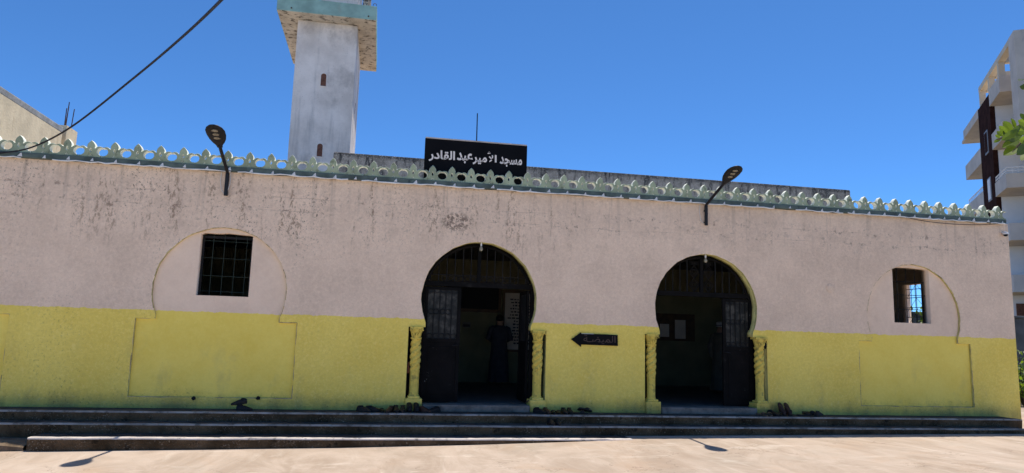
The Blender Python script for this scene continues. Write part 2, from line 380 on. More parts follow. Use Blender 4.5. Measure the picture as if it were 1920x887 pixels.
def finish(o, me, mats, mi=None, smooth=False, bevel=0.0):
    mats = mats if isinstance(mats, (list, tuple)) else [mats]
    for m_ in mats: me.materials.append(m_)
    if mi: me.polygons.foreach_set('material_index', mi)
    bm = bmesh.new(); bm.from_mesh(me); bmesh.ops.recalc_face_normals(bm, faces=bm.faces[:])
    bm.to_mesh(me); bm.free()
    if smooth:
        me.polygons.foreach_set('use_smooth', [True] * len(me.polygons))
        me.set_sharp_from_angle(angle=R(42))
    if bevel:
        b = o.modifiers.new('bevel', 'BEVEL'); b.width = bevel; b.segments = 2; b.limit_method = 'ANGLE'; b.angle_limit = R(40)

def tag(o, label=None, cat=None, group=None, kind=None):
    if label: o['label'] = label
    if cat: o['category'] = cat
    if group: o['group'] = group
    if kind: o['kind'] = kind
    return o
def thing(name, loc, label, cat, group=None):
    o = bpy.data.objects.new(name, None); COL.objects.link(o); o.location = loc; o.empty_display_size = .2
    BASE[o.name] = Vector(loc); tag(o, label, cat, group); return o
def single(mb, name, loc, mats, label, cat, group=None, smooth=False, bevel=0.0, kind=None):   # a thing that is one mesh, its origin at loc
    me = bpy.data.meshes.new(name); o = bpy.data.objects.new(name, me); COL.objects.link(o)
    loc = Vector(loc); me.from_pydata([v - loc for v in mb.v], [], mb.f); o.location = loc; BASE[o.name] = loc
    finish(o, me, mats, mb.mi, smooth, bevel); return tag(o, label, cat, group, kind)
def children(o): return [c for c in bpy.data.objects if c.parent == o]
def copy_tree(o, parent=None):
    c = o.copy(); COL.objects.link(c); c.parent = parent
    for ch in children(o): copy_tree(ch, c)
    return c

def sheet(name, loops, y0, y1, mats, parent, bevel=0.0, side=None):
    """Flat slab in x,z with holes: loops[0] is the outline, the rest are holes."""
    cu = bpy.data.curves.new('outline', 'CURVE'); cu.dimensions = '2D'; cu.fill_mode = 'BOTH'
    for lp in loops:
        sp = cu.splines.new('POLY'); sp.points.add(len(lp) - 1); sp.use_cyclic_u = True
        for p, (x, z) in zip(sp.points, lp): p.co = (x, z, 0, 1)
    cu.extrude = (y1 - y0) / 2 - bevel; cu.bevel_depth = bevel; cu.bevel_resolution = 1
    t = bpy.data.objects.new('outline', cu); COL.objects.link(t)
    me = bpy.data.meshes.new_from_object(t.evaluated_get(bpy.context.evaluated_depsgraph_get()))
    bpy.data.objects.remove(t); bpy.data.curves.remove(cu)
    me.name = name; me.materials.clear()
    b = base_of(parent) if parent else Vector((0, 0, 0)); yc = (y0 + y1) / 2
    for v in me.vertices: v.co = Vector((v.co.x, yc - v.co.z, v.co.y)) - b
    bm = bmesh.new(); bm.from_mesh(me); bmesh.ops.remove_doubles(bm, verts=bm.verts[:], dist=1e-5)
    bm.normal_update()
    if side is not None:
        for f in bm.faces:
            if abs(f.normal.y) < .8 and side(f.calc_center_median() + b): f.material_index = 1
    bm.to_mesh(me); bm.free()
    o = bpy.data.objects.new(name, me); COL.objects.link(o); o.parent = parent
    for m_ in (mats if isinstance(mats, (list, tuple)) else [mats]): me.materials.append(m_)
    return o

def lettering(words, y, mat, parent, name='lettering', bold=0.0, depth=.006):
    """words: (string in visual order, x0, x1, z0, z1)"""
    mb = MB()
    for body, x0, x1, z0, z1 in words:
        cu = bpy.data.curves.new('word', 'FONT'); cu.body = body; cu.size = 1; cu.offset = bold; cu.resolution_u = 6
        t = bpy.data.objects.new('word', cu); COL.objects.link(t)
        me = bpy.data.meshes.new_from_object(t.evaluated_get(bpy.context.evaluated_depsgraph_get()))
        bpy.data.objects.remove(t); bpy.data.curves.remove(cu)
        xs = [v.co.x for v in me.vertices]; zs = [v.co.y for v in me.vertices]
        ax, bx, az, bz = min(xs), max(xs), min(zs), max(zs)
        def T(v, yy): return (x0 + (v.co.x - ax) / (bx - ax) * (x1 - x0), yy, z0 + (v.co.y - az) / (bz - az) * (z1 - z0))
        n = len(me.vertices); fs = [tuple(p.vertices) for p in me.polygons]
        cnt = {}
        for f in fs:
            for i in range(len(f)):
                e = (f[i], f[(i + 1) % len(f)]); cnt[e] = 1
        rim = [(a, b) for (a, b) in cnt if (b, a) not in cnt]
        vs = [T(v, y) for v in me.vertices] + [T(v, y + depth) for v in me.vertices]
        mb.add(vs, fs + [tuple(i + n for i in reversed(f)) for f in fs] + [(a, a + n, b + n, b) for a, b in rim])
        bpy.data.meshes.remove(me)
    return mb.build(name, mat, parent)

# ------------------------------------------------------------------ ground
GP = [(-400, -.06), (-12, -.06), (-4.2, -.03), (-.4, .02), (1.4, .06), (3.9, .138), (6, .155), (11, .2), (16, .2), (400, .2)]
def gz(x):
    for (a, za), (b, zb) in zip(GP, GP[1:]):
        if a <= x <= b: return za + (zb - za) * (x - a) / (b - a)
    return 0
g_ = MB(); ys = (-300, -20, 0, 60, 400)
vs = [(x, y, z) for y in ys for x, z in GP]; n = len(GP)
g_.add(vs, [(j * n + i, j * n + i + 1, (j + 1) * n + i + 1, (j + 1) * n + i) for j in range(len(ys) - 1) for i in range(n - 1)])
tag(g_.build('ground', M['ground']), kind='structure')

# ------------------------------------------------------------------ prayer hall
hall = thing('prayer_hall', (2, 4, 0), 'long low prayer hall with pink and yellow rendered front and horseshoe arches', 'building')
X0, X1, ZT = -8.2, 12.4, 4.205
def arch(cx, cz=2.275, r=.998, hw=1.185, zb=.585, zs=1.79, zi=1.86, jit=.006, close=True, seed=1):
    rr = random.Random(seed)
    pts = [(cx - hw, zb), (cx + hw, zb), (cx + hw, zs)]
    a = math.asin((zi - cz) / r); xi = r * math.cos(a)
    pts += [(cx + xi, zs)]
    N = 40
    for i in range(N + 1):
        t = a + (PI - 2 * a) * i / N; q = r + rr.uniform(-jit, jit)
        pts.append((cx + q * math.cos(t), cz + q * math.sin(t)))
    pts += [(cx - xi, zs), (cx - hw, zs)]
    return pts
REC = [-6.70, -2.495, 10.145]; DOOR = [1.70, 5.86]
rr = random.Random(3)
top = [(X0 + (X1 - X0) * i / 80, ZT - .004 + rr.uniform(-.006, .006)) for i in range(81)]
outer = [(X0, -.3), (X1, -.3)] + top[::-1]
def door_loop(cx, s): return arch(cx, seed=s, zb=.42)
skin_holes = [arch(c, r=1.02, hw=1.22, seed=i + 5, cz=2.265) for i, c in enumerate(REC)] + [door_loop(c, i + 20) for i, c in enumerate(DOOR)]
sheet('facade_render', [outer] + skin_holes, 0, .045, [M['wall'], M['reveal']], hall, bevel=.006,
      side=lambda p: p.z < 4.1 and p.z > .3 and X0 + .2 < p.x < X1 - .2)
def winloop(x0, x1, z0, z1, s, jt=.012):
    q = random.Random(s); p = [(x0, z0), (x1, z0), (x1, z1 - .03)]
    for i in range(7): p.append((x1 - (x1 - x0) * (i + .5) / 7, z1 + q.uniform(-jt, jt)))
    return p + [(x0, z1 - .03)]
WIN = [(-2.87, -2.07, 2.18, 3.20), (9.745, 10.55, 2.155, 3.225)]
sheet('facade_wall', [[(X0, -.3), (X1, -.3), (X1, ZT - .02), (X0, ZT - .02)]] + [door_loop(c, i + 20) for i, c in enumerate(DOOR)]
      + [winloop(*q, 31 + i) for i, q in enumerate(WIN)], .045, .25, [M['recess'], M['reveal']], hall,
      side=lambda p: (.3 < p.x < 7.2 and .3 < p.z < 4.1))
eq = random.Random(12)
for i, c in enumerate(REC):
    lp = arch(c, r=1.02, hw=1.22, seed=i + 5, cz=2.265); e = MB(); L_ = lp + lp[:1]
    for a, b in zip(L_, L_[1:]):
        n = max(1, int(math.hypot(b[0] - a[0], b[1] - a[1]) / .12)); r0 = eq.uniform(.003, .0085)
        e.tube([(a[0] + (b[0] - a[0]) * k / n + eq.uniform(-.003, .003), .006, a[1] + (b[1] - a[1]) * k / n + eq.uniform(-.003, .003)) for k in range(n + 1)], [eq.uniform(.004, .0095) for _ in range(n + 1)], 6)
    e.build('recess_edge', M['edge'], hall)  # tan bead: overlapping paint round the arch, painted shadow line on the lower panel
# body of the hall
sd = sheet('side_wall', [[(.25, -.3), (10, -.3), (10, 4.0), (.25, 4.0)], [(2.12, 2.2), (2.76, 2.2), (2.76, 3.16), (2.12, 3.16)]], 0, .22, M['recess'], hall)
# turn the side wall (built in x,z) to lie in y,z at the right end
for v in sd.data.vertices:
    p = v.co + Vector(hall.location); v.co = Vector((12.40 - p.y, p.x, p.z)) - Vector(hall.location)
sd.data.flip_normals() if False else None
MB().box(X0, X0 + .22, .25, 10, -.3, 4.0).build('side_wall', M['recess'], hall)
MB().box(X0 + .22, 12.18, 9.8, 10, -.3, 4.0).build('rear_wall', M['recess'], hall)
MB().box(X0, X1, .25, 10, 4.0, 4.19).build('roof', M['coping'], hall)
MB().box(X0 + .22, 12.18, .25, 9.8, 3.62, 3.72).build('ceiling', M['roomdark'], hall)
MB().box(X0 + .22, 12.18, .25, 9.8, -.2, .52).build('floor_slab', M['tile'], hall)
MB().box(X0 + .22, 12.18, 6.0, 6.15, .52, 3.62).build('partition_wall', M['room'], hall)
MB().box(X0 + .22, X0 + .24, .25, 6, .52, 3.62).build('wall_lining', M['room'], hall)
MB().box(-1.1, 11.1, 3.0, 9.9, 4.19, 5.44).build('upper_storey_wall', M['grey_old'], hall, bevel=.03)
# parapet: ledge, white cement beads with modelled sun spots and one cast block per bay
ld = MB().box(X0, 12.30, -.082, .10, ZT, 4.285)
ledge = ld.build('balustrade', M['teal'], hall, bevel=.01)
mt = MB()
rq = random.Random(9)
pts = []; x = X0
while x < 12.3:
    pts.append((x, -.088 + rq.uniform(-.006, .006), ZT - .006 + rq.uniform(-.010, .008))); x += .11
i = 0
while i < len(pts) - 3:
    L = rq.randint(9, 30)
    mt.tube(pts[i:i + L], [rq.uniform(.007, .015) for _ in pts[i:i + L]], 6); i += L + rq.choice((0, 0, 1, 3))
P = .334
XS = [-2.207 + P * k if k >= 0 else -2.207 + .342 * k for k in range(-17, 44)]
for px in XS:  # white dab per block, imitating sun that falls through the lattice
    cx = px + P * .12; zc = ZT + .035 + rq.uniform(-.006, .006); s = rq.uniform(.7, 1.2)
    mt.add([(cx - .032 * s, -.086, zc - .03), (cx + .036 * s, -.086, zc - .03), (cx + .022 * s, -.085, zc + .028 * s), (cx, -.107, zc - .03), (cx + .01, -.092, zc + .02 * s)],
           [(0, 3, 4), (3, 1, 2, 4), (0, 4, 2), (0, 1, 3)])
mt.build('cement_beads_sunspots', M['mortar_sunspot'], ledge, smooth=True)
# block: pointed leaf between two crescents, one teardrop and one triangular piercing
def shrink(pts, d):
    o = []; n = len(pts)
    for i in range(n):
        a, b, c = Vector(pts[i - 1]), Vector(pts[i]), Vector(pts[(i + 1) % n])
        e1 = (b - a).normalized(); e2 = (c - b).normalized(); nn = Vector((-e1.y - e2.y, e1.x + e2.x))
        if nn.length < 1e-4: nn = Vector((-e1.y, e1.x))
        o.append(tuple(b + nn.normalized() * d))
    return o
def area(p): return sum(p[i - 1][0] * p[i][1] - p[i][0] * p[i - 1][1] for i in range(len(p)))
def half_block(hp):
    zc, rx, rz = .098, .077, .066
    pts = [(hp, 0), (hp, zc - rz)]
    for i in range(1, 13):
        t = -PI / 2 - i * (PI * .975) / 12
        pts.append((hp + rx * math.cos(t), zc + rz * math.sin(t)))
    pts += [(hp - .008, zc + rz + .010), (hp - .020, zc + rz + .015), (hp - .036, zc + rz + .020), (hp - .058, zc + rz + .020), (hp - .080, zc + rz + .010), (hp - .096, zc + rz - .006), (.060, zc + .052), (.052, zc + .052)]
    pts += [(.058, zc + .072), (.058, zc + .096), (.048, zc + .124), (.028, zc + .152), (0, zc + .176)]
    return pts
hp = P / 2 - .0005
hb = half_block(hp)
blk_out = hb + [(-a, b) for a, b in hb[::-1][1:]]
tear = [(.0, .165), (.012, .150), (.022, .125), (.019, .104), (.009, .088), (0, .082), (-.009, .088), (-.019, .104), (-.022, .125), (-.012, .150)]
tri = [(-.040, .018), (.040, .018), (.012, .034), (0, .058), (-.012, .034)]
BV = .008
loops = [shrink(blk_out if area(blk_out) > 0 else blk_out[::-1], BV)] + [shrink(q_ if area(q_) < 0 else q_[::-1], BV * .4) for q_ in (tear, tri)]
blk = sheet('parapet_block', loops, -.055, .045, [M['cast'], M['castsunlit']], None, bevel=BV, side=lambda p: True)  # sides take a paler colour imitating sun on the rims
first = True
for k, px in enumerate(XS):
    o = blk if first else blk.copy()
    if not first: COL.objects.link(o)
    first = False
    o.parent = ledge; o.location = Vector((px + rq.uniform(-.003, .003), .0, 4.283)) - base_of(ledge) ; o.rotation_euler = (rq.uniform(-.02, .02), rq.uniform(-.012, .012), rq.uniform(-.02, .02))
    o.scale.x = 1.0 if px > -2.3 else 1.02

# twisted columns beside the doors
def column_parts(cx):
    sh = MB()
    sh.lathe((cx, .055, 0), [(.655, .088), (.67, .088), (.685, .078), (1.02, .076), (1.06, .082), (1.075, .08)], 8)
    prof = [(1.075 + .505 * i / 72, .074 + .010 * math.sin(PI * i / 72)) for i in range(73)]
    sh.lathe((cx, .055, 0), prof, 42, fn=lambda t, z: 1 + .30 * (abs(math.sin(1.5 * (t - (z - 1.07) * 19))) - .62))
    sh.lathe((cx, .055, 0), [(1.578, .078), (1.585, .090), (1.60, .092), (1.612, .090), (1.62, .074)], 20)
    s = sh.build('column', M['column'], hall, smooth=True)
    cp = MB()
    cp.lathe((cx, .055, 0), [(1.615, .072), (1.66, .080), (1.70, .090), (1.735, .102), (1.752, .104)], 20, fn=lambda t, z: 1 + .06 * abs(math.cos(2 * t)))
    cp.box(cx - .108, cx + .108, -.045, .16, 1.752, 1.788)
    for sx in (-1, 1):
        for k in range(9):
            t0, t1 = k / 9 * 4.6, (k + 1) / 9 * 4.6
            f = lambda t: Vector((cx + sx * (.076 + .033 * (1 - t / 6.5) * math.cos(t)), -.052, 1.722 + .033 * (1 - t / 6.5) * math.sin(t)))
            cp.tube([f(t0), f(t1)], .0105, 6)
        cp.tube([(cx + sx * .02, -.028, 1.62), (cx + sx * .045, -.047, 1.66), (cx + sx * .05, -.058, 1.70)], [.022, .018, .006], 6)
    cp.tube([(cx, -.03, 1.62), (cx, -.05, 1.66), (cx, -.058, 1.69)], [.02, .018, .006], 6)
    cp.build('capital', M['column'], s, smooth=True)
    bs = MB(); bs.box(cx - .098, cx + .098, -.045, .16, .615, .655); bs.box(cx - .135, cx + .135, -.075, .24, .40, .618)
    bs.build('column_base', M['wall'], s, bevel=.012)
for c in DOOR:
    for sx in (-1, 1): column_parts(c + sx * 1.045)
# thresholds
for c in DOOR:
    MB().box(c - .90, c + .90, -.11, .30, .41, .528).build('threshold', M['sill'], hall, bevel=.018)

# doors
def arc_xz(cx, cz, r, a0, a1, y, n=24): return [(cx + r * math.cos(a0 + (a1 - a0) * i / n), y, cz + r * math.sin(a0 + (a1 - a0) * i / n)) for i in range(n + 1)]
def make_leaf(x0, x1, y, flip):
    """leaf in the plane y, from x0 to x1"""
    f = MB(); z0, z1, zp = .55, 2.485, 1.57; t = .022
    f.box(x0, x0 + .06, y - t, y + t, z0, z1); f.box(x1 - .06, x1, y - t, y + t, z0, z1)
    for za, zb in ((z0, z0 + .06), (zp - .03, zp + .03), (z1 - .05, z1)): f.box(x0 + .06, x1 - .06, y - t + .002, y + t - .002, za, zb)
    f.box(x0 + .06, x1 - .06, y - .012, y + .012, z0 + .06, zp - .03)
    f.box(x0 + .10, x1 - .10, y - .020, y - .012, z0 + .12, zp - .10)
    d = f.build('door', M['door'], hall, bevel=.003)
    g = MB(); n = 5; wd = x1 - x0 - .12
    for i in range(1, n): g.tube([(x0 + .06 + wd * i / n, y - .012, zp + .03), (x0 + .06 + wd * i / n, y - .012, z1 - .05)], .0075, 6)
    for i in range(1, n, 2 if n > 4 else 1):
        for s in (-1, 1): g.ring((x0 + .06 + wd * i / n + s * .047, y - .012, 2.06), .043, .006, n=14)
    for i in range(n): g.ring((x0 + .06 + wd * (i + .5) / n, y - .012, zp + .075), wd / n * .42, .006, n=14)
    for i in range(n): g.ring((x0 + .06 + wd * (i + .5) / n, y - .012, z1 - .06), wd / n * .42, .006, n=10, a0=PI, a1=2 * PI)
    g.build('door_grille', M['metal'], d)
    MB().box(x0 + .06, x1 - .06, y + .004, y + .009, zp + .03, z1 - .05).build('glass_pane', M['glass'], d)
    hx = x1 - .03 if flip else x0 + .03
    MB().tube([(hx, y - t, 1.50), (hx, y - t - .045, 1.50), (hx - .09 if flip else hx + .09, y - t - .05, 1.49)], .009, 6).build('door_handle', M['metal'], d, smooth=True)
    return d
def open_leaf(x, y0, y1):
    f = MB(); z0, z1, zp = .55, 2.485, 1.57
    for a, b in ((y0, y0 + .06), (y1 - .06, y1)): f.box(x - .02, x + .02, a, b, z0, z1)
    for za, zb in ((z0, z0 + .06), (zp - .03, zp + .03), (z1 - .05, z1)): f.box(x - .018, x + .018, y0 + .06, y1 - .06, za, zb)
    f.box(x - .011, x + .011, y0 + .06, y1 - .06, z0 + .06, zp - .03)
    d = f.build('door', M['door'], hall)
    g = MB()
    for i in range(1, 5): g.tube([(x - .01, y0 + .06 + (y1 - y0 - .12) * i / 5, zp), (x - .01, y0 + .06 + (y1 - y0 - .12) * i / 5, z1 - .03)], .0075, 6)
    g.build('door_grille', M['metal'], d); MB().box(x + .004, x + .009, y0 + .06, y1 - .06, zp + .03, z1 - .05).build('glass_pane', M['glass'], d)
    d['label'] = 'dark door leaf swung open into the room'
def door_frame(c, y):
    f = MB()
    f.box(c - 1.0, c - .93, y - .03, y + .03, .53, 2.5); f.box(c + .93, c + 1.0, y - .03, y + .03, .53, 2.5)
    f.box(c - 1.17, c - 1.0, y - .01, y + .01, .53, 1.84); f.box(c + 1.0, c + 1.17, y - .01, y + .01, .53, 1.84)
    f.box(c - .99, c + .99, y - .035, y + .035, 2.5, 2.585)
    f.build('door_frame', M['door'], hall)
door_frame(1.70, .225); door_frame(5.86, .215)
make_leaf(.775, 1.405, .225, True); make_leaf(6.27, 6.885, .215, False)
open_leaf(2.60, .27, .95); open_leaf(4.95, .27, .95)
# fanlights over the transoms
def fanlight(c, y, panel):
    f = MB()
    f.tube(arc_xz(c, 2.275, .955, .34, PI - .34, y), .028, 8)
    f.box(c - .03, c + .03, y - .028, y + .028, 2.585, 3.23)
    o = f.build('fanlight', M['door'], hall)
    g = MB()
    for i in range(-6, 7):
        if i == 0: continue
        x = c + i * .14; h = 2.275 + math.sqrt(max(.0, .94 ** 2 - (x - c) ** 2))
        if panel and abs(x - c) < .3: continue
        g.tube([(x, y, 2.585), (x, y, h)], .008, 6)
    if not panel:
        for i in range(-6, 7): g.ring((c + i * .10, y - .01, 2.64), .042, .006, n=12)
        g.tube([(c - .9, y, 2.70), (c + .9, y, 2.70)], .007, 6)
    else:
        for s in (-1, 1):
            cx = c + s * .14
            for zc in (2.72, 2.96):
                g.tube([(cx, y, zc - .12), (cx + .10, y, zc), (cx, y, zc + .12), (cx - .10, y, zc), (cx, y, zc - .12)], .009, 6)
                g.ring((cx, y, zc), .045, .007, n=12)
            for k in range(4): g.ring((cx - .06 + .04 * k, y, 3.12), .03, .005, n=8)
        for x in (c - .28, c + .28): g.tube([(x, y, 2.585), (x, y, 3.17)], .012, 6)
    g.build('fanlight_grille', M['metal'], o)
fanlight(1.70, .225, False); fanlight(5.86, .215, True)
# window grilles
g = MB()
for i in range(1, 5): g.tube([(-2.87 + .8 * i / 4.6, .16, 2.16), (-2.87 + .8 * i / 4.6, .16, 3.2)], .0035, 5)
for z in (2.26, 2.51, 2.80, 3.08): g.tube([(-2.9, .157, z), (-2.04, .157, z - .01)], .0035, 5)
g.build('window_grille', M['green_wire'], hall)
MB().box(-2.868, -2.835, .17, .20, 2.19, 3.16).box(-2.105, -2.072, .17, .20, 2.19, 3.16).box(-2.835, -2.105, .17, .20, 3.12, 3.16).build('window_frame', M['metal'], hall)
g = MB()
for i in range(1, 4): g.tube([(9.745 + .8 * i / 4, .18, 2.15), (9.745 + .8 * i / 4, .18, 3.22)], .006, 5)
for z in (2.42, 2.70, 2.96): g.tube([(9.72, .176, z), (10.57, .176, z)], .006, 5)
g.build('window_grille', M['metal'], hall)
g = MB()
for i in range(1, 4): g.tube([(12.29, 2.12 + .64 * i / 4, 2.2), (12.29, 2.12 + .64 * i / 4, 3.16)], .007, 5)
for z in (2.4, 2.62, 2.85, 3.05): g.tube([(12.286, 2.12, z), (12.286, 2.76, z)], .008, 5)
for i in range(3):
    g.tube([(12.294, 2.12, 2.2 + .32 * i), (12.294, 2.44, 2.52 + .32 * i)], .004, 4); g.tube([(12.294, 2.76, 2.2 + .32 * i), (12.294, 2.44, 2.52 + .32 * i)], .004, 4)
g.build('window_grille', M['metal'], hall)
# pipe holes at the foot of the left recess and a round cover plate
for x, z in ((-2.75, .575), (-1.79, .59)):
    h = MB(); h.lathe((0, 0, 0), [(0, .032), (.012, .032), (.012, .022), (.002, .018)], 12)
    h.v = [Vector((v.x * random.uniform(.8, 1.25) + x, -.001 - v.z * .7, v.y * random.uniform(.8, 1.2) + z)) for v in h.v]
    h.build('drain_hole', M['bag'], hall)
h = MB(); h.lathe((0, 0, 0), [(0, .085), (.012, .082), (.018, .06), (.018, .01)], 18)
h.v = [Vector((v.x + 8.37, .003 - v.z, v.y + 2.755)) for v in h.v]
h.build('cover_plate', M['wall'], hall, smooth=True)

# ------------------------------------------------------------------ steps
steps = thing('entrance_steps', (2, -.8, 0), 'three low weathered concrete steps running along the whole front', 'steps')
def step(x0, x1, yf, yb, z0, z1, seed, name='step', tw=.07):
    q = random.Random(seed); mb = MB(); nx = int((x1 - x0) / .12) + 2
    prof = [(yf + .012, z0), (yf + .006, (z0 + z1) / 2), (yf, z1 - .024)]
    prof += [(yf + .022 - .022 * math.cos(t), z1 - .022 + .022 * math.sin(t)) for t in (.25, .6, .95, 1.25, PI / 2)]
    prof += [(yf + tw, z1 - .001), (yb, z1 - .004)]
    n = len(prof); vs = []
    for i in range(nx):
        x = x0 + (x1 - x0) * i / (nx - 1)
        wob = mnoise.noise(Vector((x * 1.1, seed, 0))) * .008
        chip = max(0, mnoise.noise(Vector((x * 2.7, seed + 9, 3))) - .42) * .09
        for k, (y, z) in enumerate(prof):
            c = chip if 2 <= k <= 5 else 0
            vs.append((x, y + wob + c, z + wob * .5 - c * .8 + (mnoise.noise(Vector((x * 6, k, seed))) * .003)))
    fs = []; mi = []
    for i in range(nx - 1):
        for k in range(n - 1):
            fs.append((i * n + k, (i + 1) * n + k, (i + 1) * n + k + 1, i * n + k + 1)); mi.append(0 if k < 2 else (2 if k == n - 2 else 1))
    o = len(mb.v); mb.v += [Vector(v) for v in vs]; mb.f += fs; mb.mi += mi
    for i in (0, nx - 1):
        r_ = [i * n + k for k in range(n)]
        mb.v.append(Vector((vs[r_[0]][0], yb, z0))); r_.append(len(mb.v) - 1); mb.f.append(tuple(r_)); mb.mi.append(0)
    return mb.build(name, [M['riser'], M['tread'] if z0 < 0 else M['lip'], M['treadback']], steps, smooth=True)  # bottom step's worn edge is paler, with its sunlight put into the colour
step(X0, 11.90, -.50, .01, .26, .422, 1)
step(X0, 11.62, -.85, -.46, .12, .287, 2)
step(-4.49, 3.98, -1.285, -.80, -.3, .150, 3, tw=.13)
MB().box(X0, 11.60, -.845, -.02, -.4, .13).build('step_core', M['riser'], steps)
q = MB()   # crumbled end of the bottom step
rc = random.Random(4); pr = [(-1.28, -.3), (-1.28, .05), (-1.15, .09), (-.80, .10)]
for i in range(9):
    x = -5.9 + 1.36 * i / 8
    for y, z in pr: q.v.append(Vector((x, y + rc.uniform(-.012, .012) + (.0 if i < 7 else .02 * (i - 6)), z + rc.uniform(-.01, .012) - (.015 * max(0, i - 6)))))
for i in range(8):
    for k in range(3): q.f.append((i * 4 + k, (i + 1) * 4 + k, (i + 1) * 4 + k + 1, i * 4 + k + 1)); q.mi.append(0)
q.build('broken_step', M['brokenstep'], steps)

# ------------------------------------------------------------------ minaret
mn = thing('minaret', (-1.85, 9.6, 4.19), 'square whitewashed minaret with peeling balcony soffit and pale blue parapet band', 'minaret')
sx0, sx1, sy0, sy1 = -2.70, -1.025, 8.0, 11.1
bz = 10.50
MB().box(sx0, sx1, sy0, sy1, 4.19, bz).build('shaft', M['minaret'], mn, bevel=.015)
MB().box(-3.22, -.505, 7.52, 11.55, bz, bz + .10).build('balcony_slab', M['soffit'], mn, bevel=.012)
q = MB(); zt = bz + .43
q.box(-3.23, -.495, 7.51, 7.63, bz + .012, zt); q.box(-3.23, -.495, 11.44, 11.56, bz + .012, zt)
q.box(-3.23, -3.11, 7.63, 11.44, bz + .012, zt); q.box(-.615, -.495, 7.63, 11.44, bz + .012, zt)
q.build('balcony_parapet', M['band'], mn, bevel=.012)
MB().box(-2.15, -1.06, 8.32, 10.6, bz + .10, bz + 3.2).build('lantern', M['minaret'], mn)
for x in (-.93, -2.36):
    for y in (8.25, 10.6): MB().box(x, x + .15, y, y + .15, bz + .10, bz + 2.6).build('lantern_post', M['soffit'], mn)
MB().box(-2.45, -.70, 8.15, 10.85, bz + 2.6, bz + 2.75).build('lantern_roof', M['soffit'], mn)
def slit(x, z, y=8.0):
    p = [(x - .075, z - .19), (x + .075, z - .19)] + [(x + .075 * math.cos(t), z + .11 + .075 * math.sin(t)) for t in [PI * i / 8 for i in range(9)]]
    f = MB(); f.prism(p, y - .006, y + .05).build('slit_window', M['brickred'], mn)
    p2 = [(x + (a - x) * 1.22, z + (b - z) * 1.1) for a, b in p]
    sheet('window_surround', [p2, p], y - .022, y + .02, M['minaret'], mn)
slit(-1.88, 8.78); slit(-1.85, 6.72)
MB().box(-1.027, -1.019, 9.35, 9.47, 8.3, 8.62).build('slit_window', M['brickred'], mn)
MB().ring((-.56, 7.55, zt + .05), .045, .008, n=10, a0=-.3, a1=PI + .5).build('steel_hook', M['rust'], mn)
for x in (-2.83, -.72): MB().tube([(x, 7.50, bz + .10), (x, 7.46, bz + .085)], .02, 8).build('drain_spout', M['rust'], mn)

# ------------------------------------------------------------------ name board on the roof edge, rod, arrow sign
sg = thing('name_board', (1.57, .15, 4.2), 'black name board with cream Arabic lettering standing behind the parapet over the left door', 'sign')
MB().box(.67, 2.45, .072, .098, 4.30, 5.062).build('board', M['sign'], sg)
q = MB(); q.box(.655, 2.465, .065, .105, 5.062, 5.085); q.build('top_trim', M['signedge'], sg)
for px_ in (.65, 2.45): MB().box(px_, px_ + .02, .066, .104, 4.29, 5.062).build('side_post', M['sign'], sg)
def sp(px, py): p = at(px / 8.87 + 800, py / 8.87 + 250, .05); return p.x, p.z
def wbox(x0, x1, zl, zr):   # pixel boxes of the enlarged board, corrected for its slope
    a = sp(x0, zl); b = sp(x1, zr); return a[0], b[0]
W = []
for body, x0, x1, zt_, zb_ in (('\ufead\ufea9\ufe8e\ufed8\ufedf\ufe8d', 35, 470, 4.862, 4.655), ('\ufeaa\ufe92\ufecb', 505, 768, 4.853, 4.660),
                               ('\ufeae\ufef4\ufee3', 770, 1005, 4.795, 4.655), ('\ufefb', 1035, 1112, 4.845, 4.715), ('\ufe80', 1012, 1062, 4.905, 4.862), ('\ufe8d', 1135, 1166, 4.852, 4.718), ('\ufeaa\ufea0\ufeb4\ufee3', 1220, 1590, 4.835, 4.655)):
    W.append((body, sp(x0, 400)[0], sp(x1, 450)[0], zb_, zt_))
lettering(W, .0645, M['letters'], sg, bold=.028)
single(MB().tube([(1.66, .9, 4.19), (1.66, .9, 5.2), (1.655, .9, 5.86)], [.014, .012, .010], 7), 'roof_rod', (1.66, .9, 4.19), M['metal'], 'thin upright black rod rising behind the name board', 'rod')
ar = thing('arrow_sign', (3.75, -.02, 1.65), 'black arrow sign with faded Arabic lettering pointing left on the yellow wall', 'sign')
MB().prism([(3.32, 1.655), (3.495, 1.53), (3.498, 1.568), (4.165, 1.562), (4.160, 1.752), (3.498, 1.762), (3.492, 1.778)], -.034, -.006).build('board', M['sign'], ar)
MB().box(3.50, 3.72, -.036, -.030, 1.755, 1.762).build('worn_edge', M['mortar_sunspot'], ar)
lettering([('\ufe94\u0640\ufec0\ufef4\ufee4\ufedf\ufe8d', 3.535, 4.12, 1.585, 1.735)], -.038, M['letterdim'], ar, bold=.004, depth=.003)

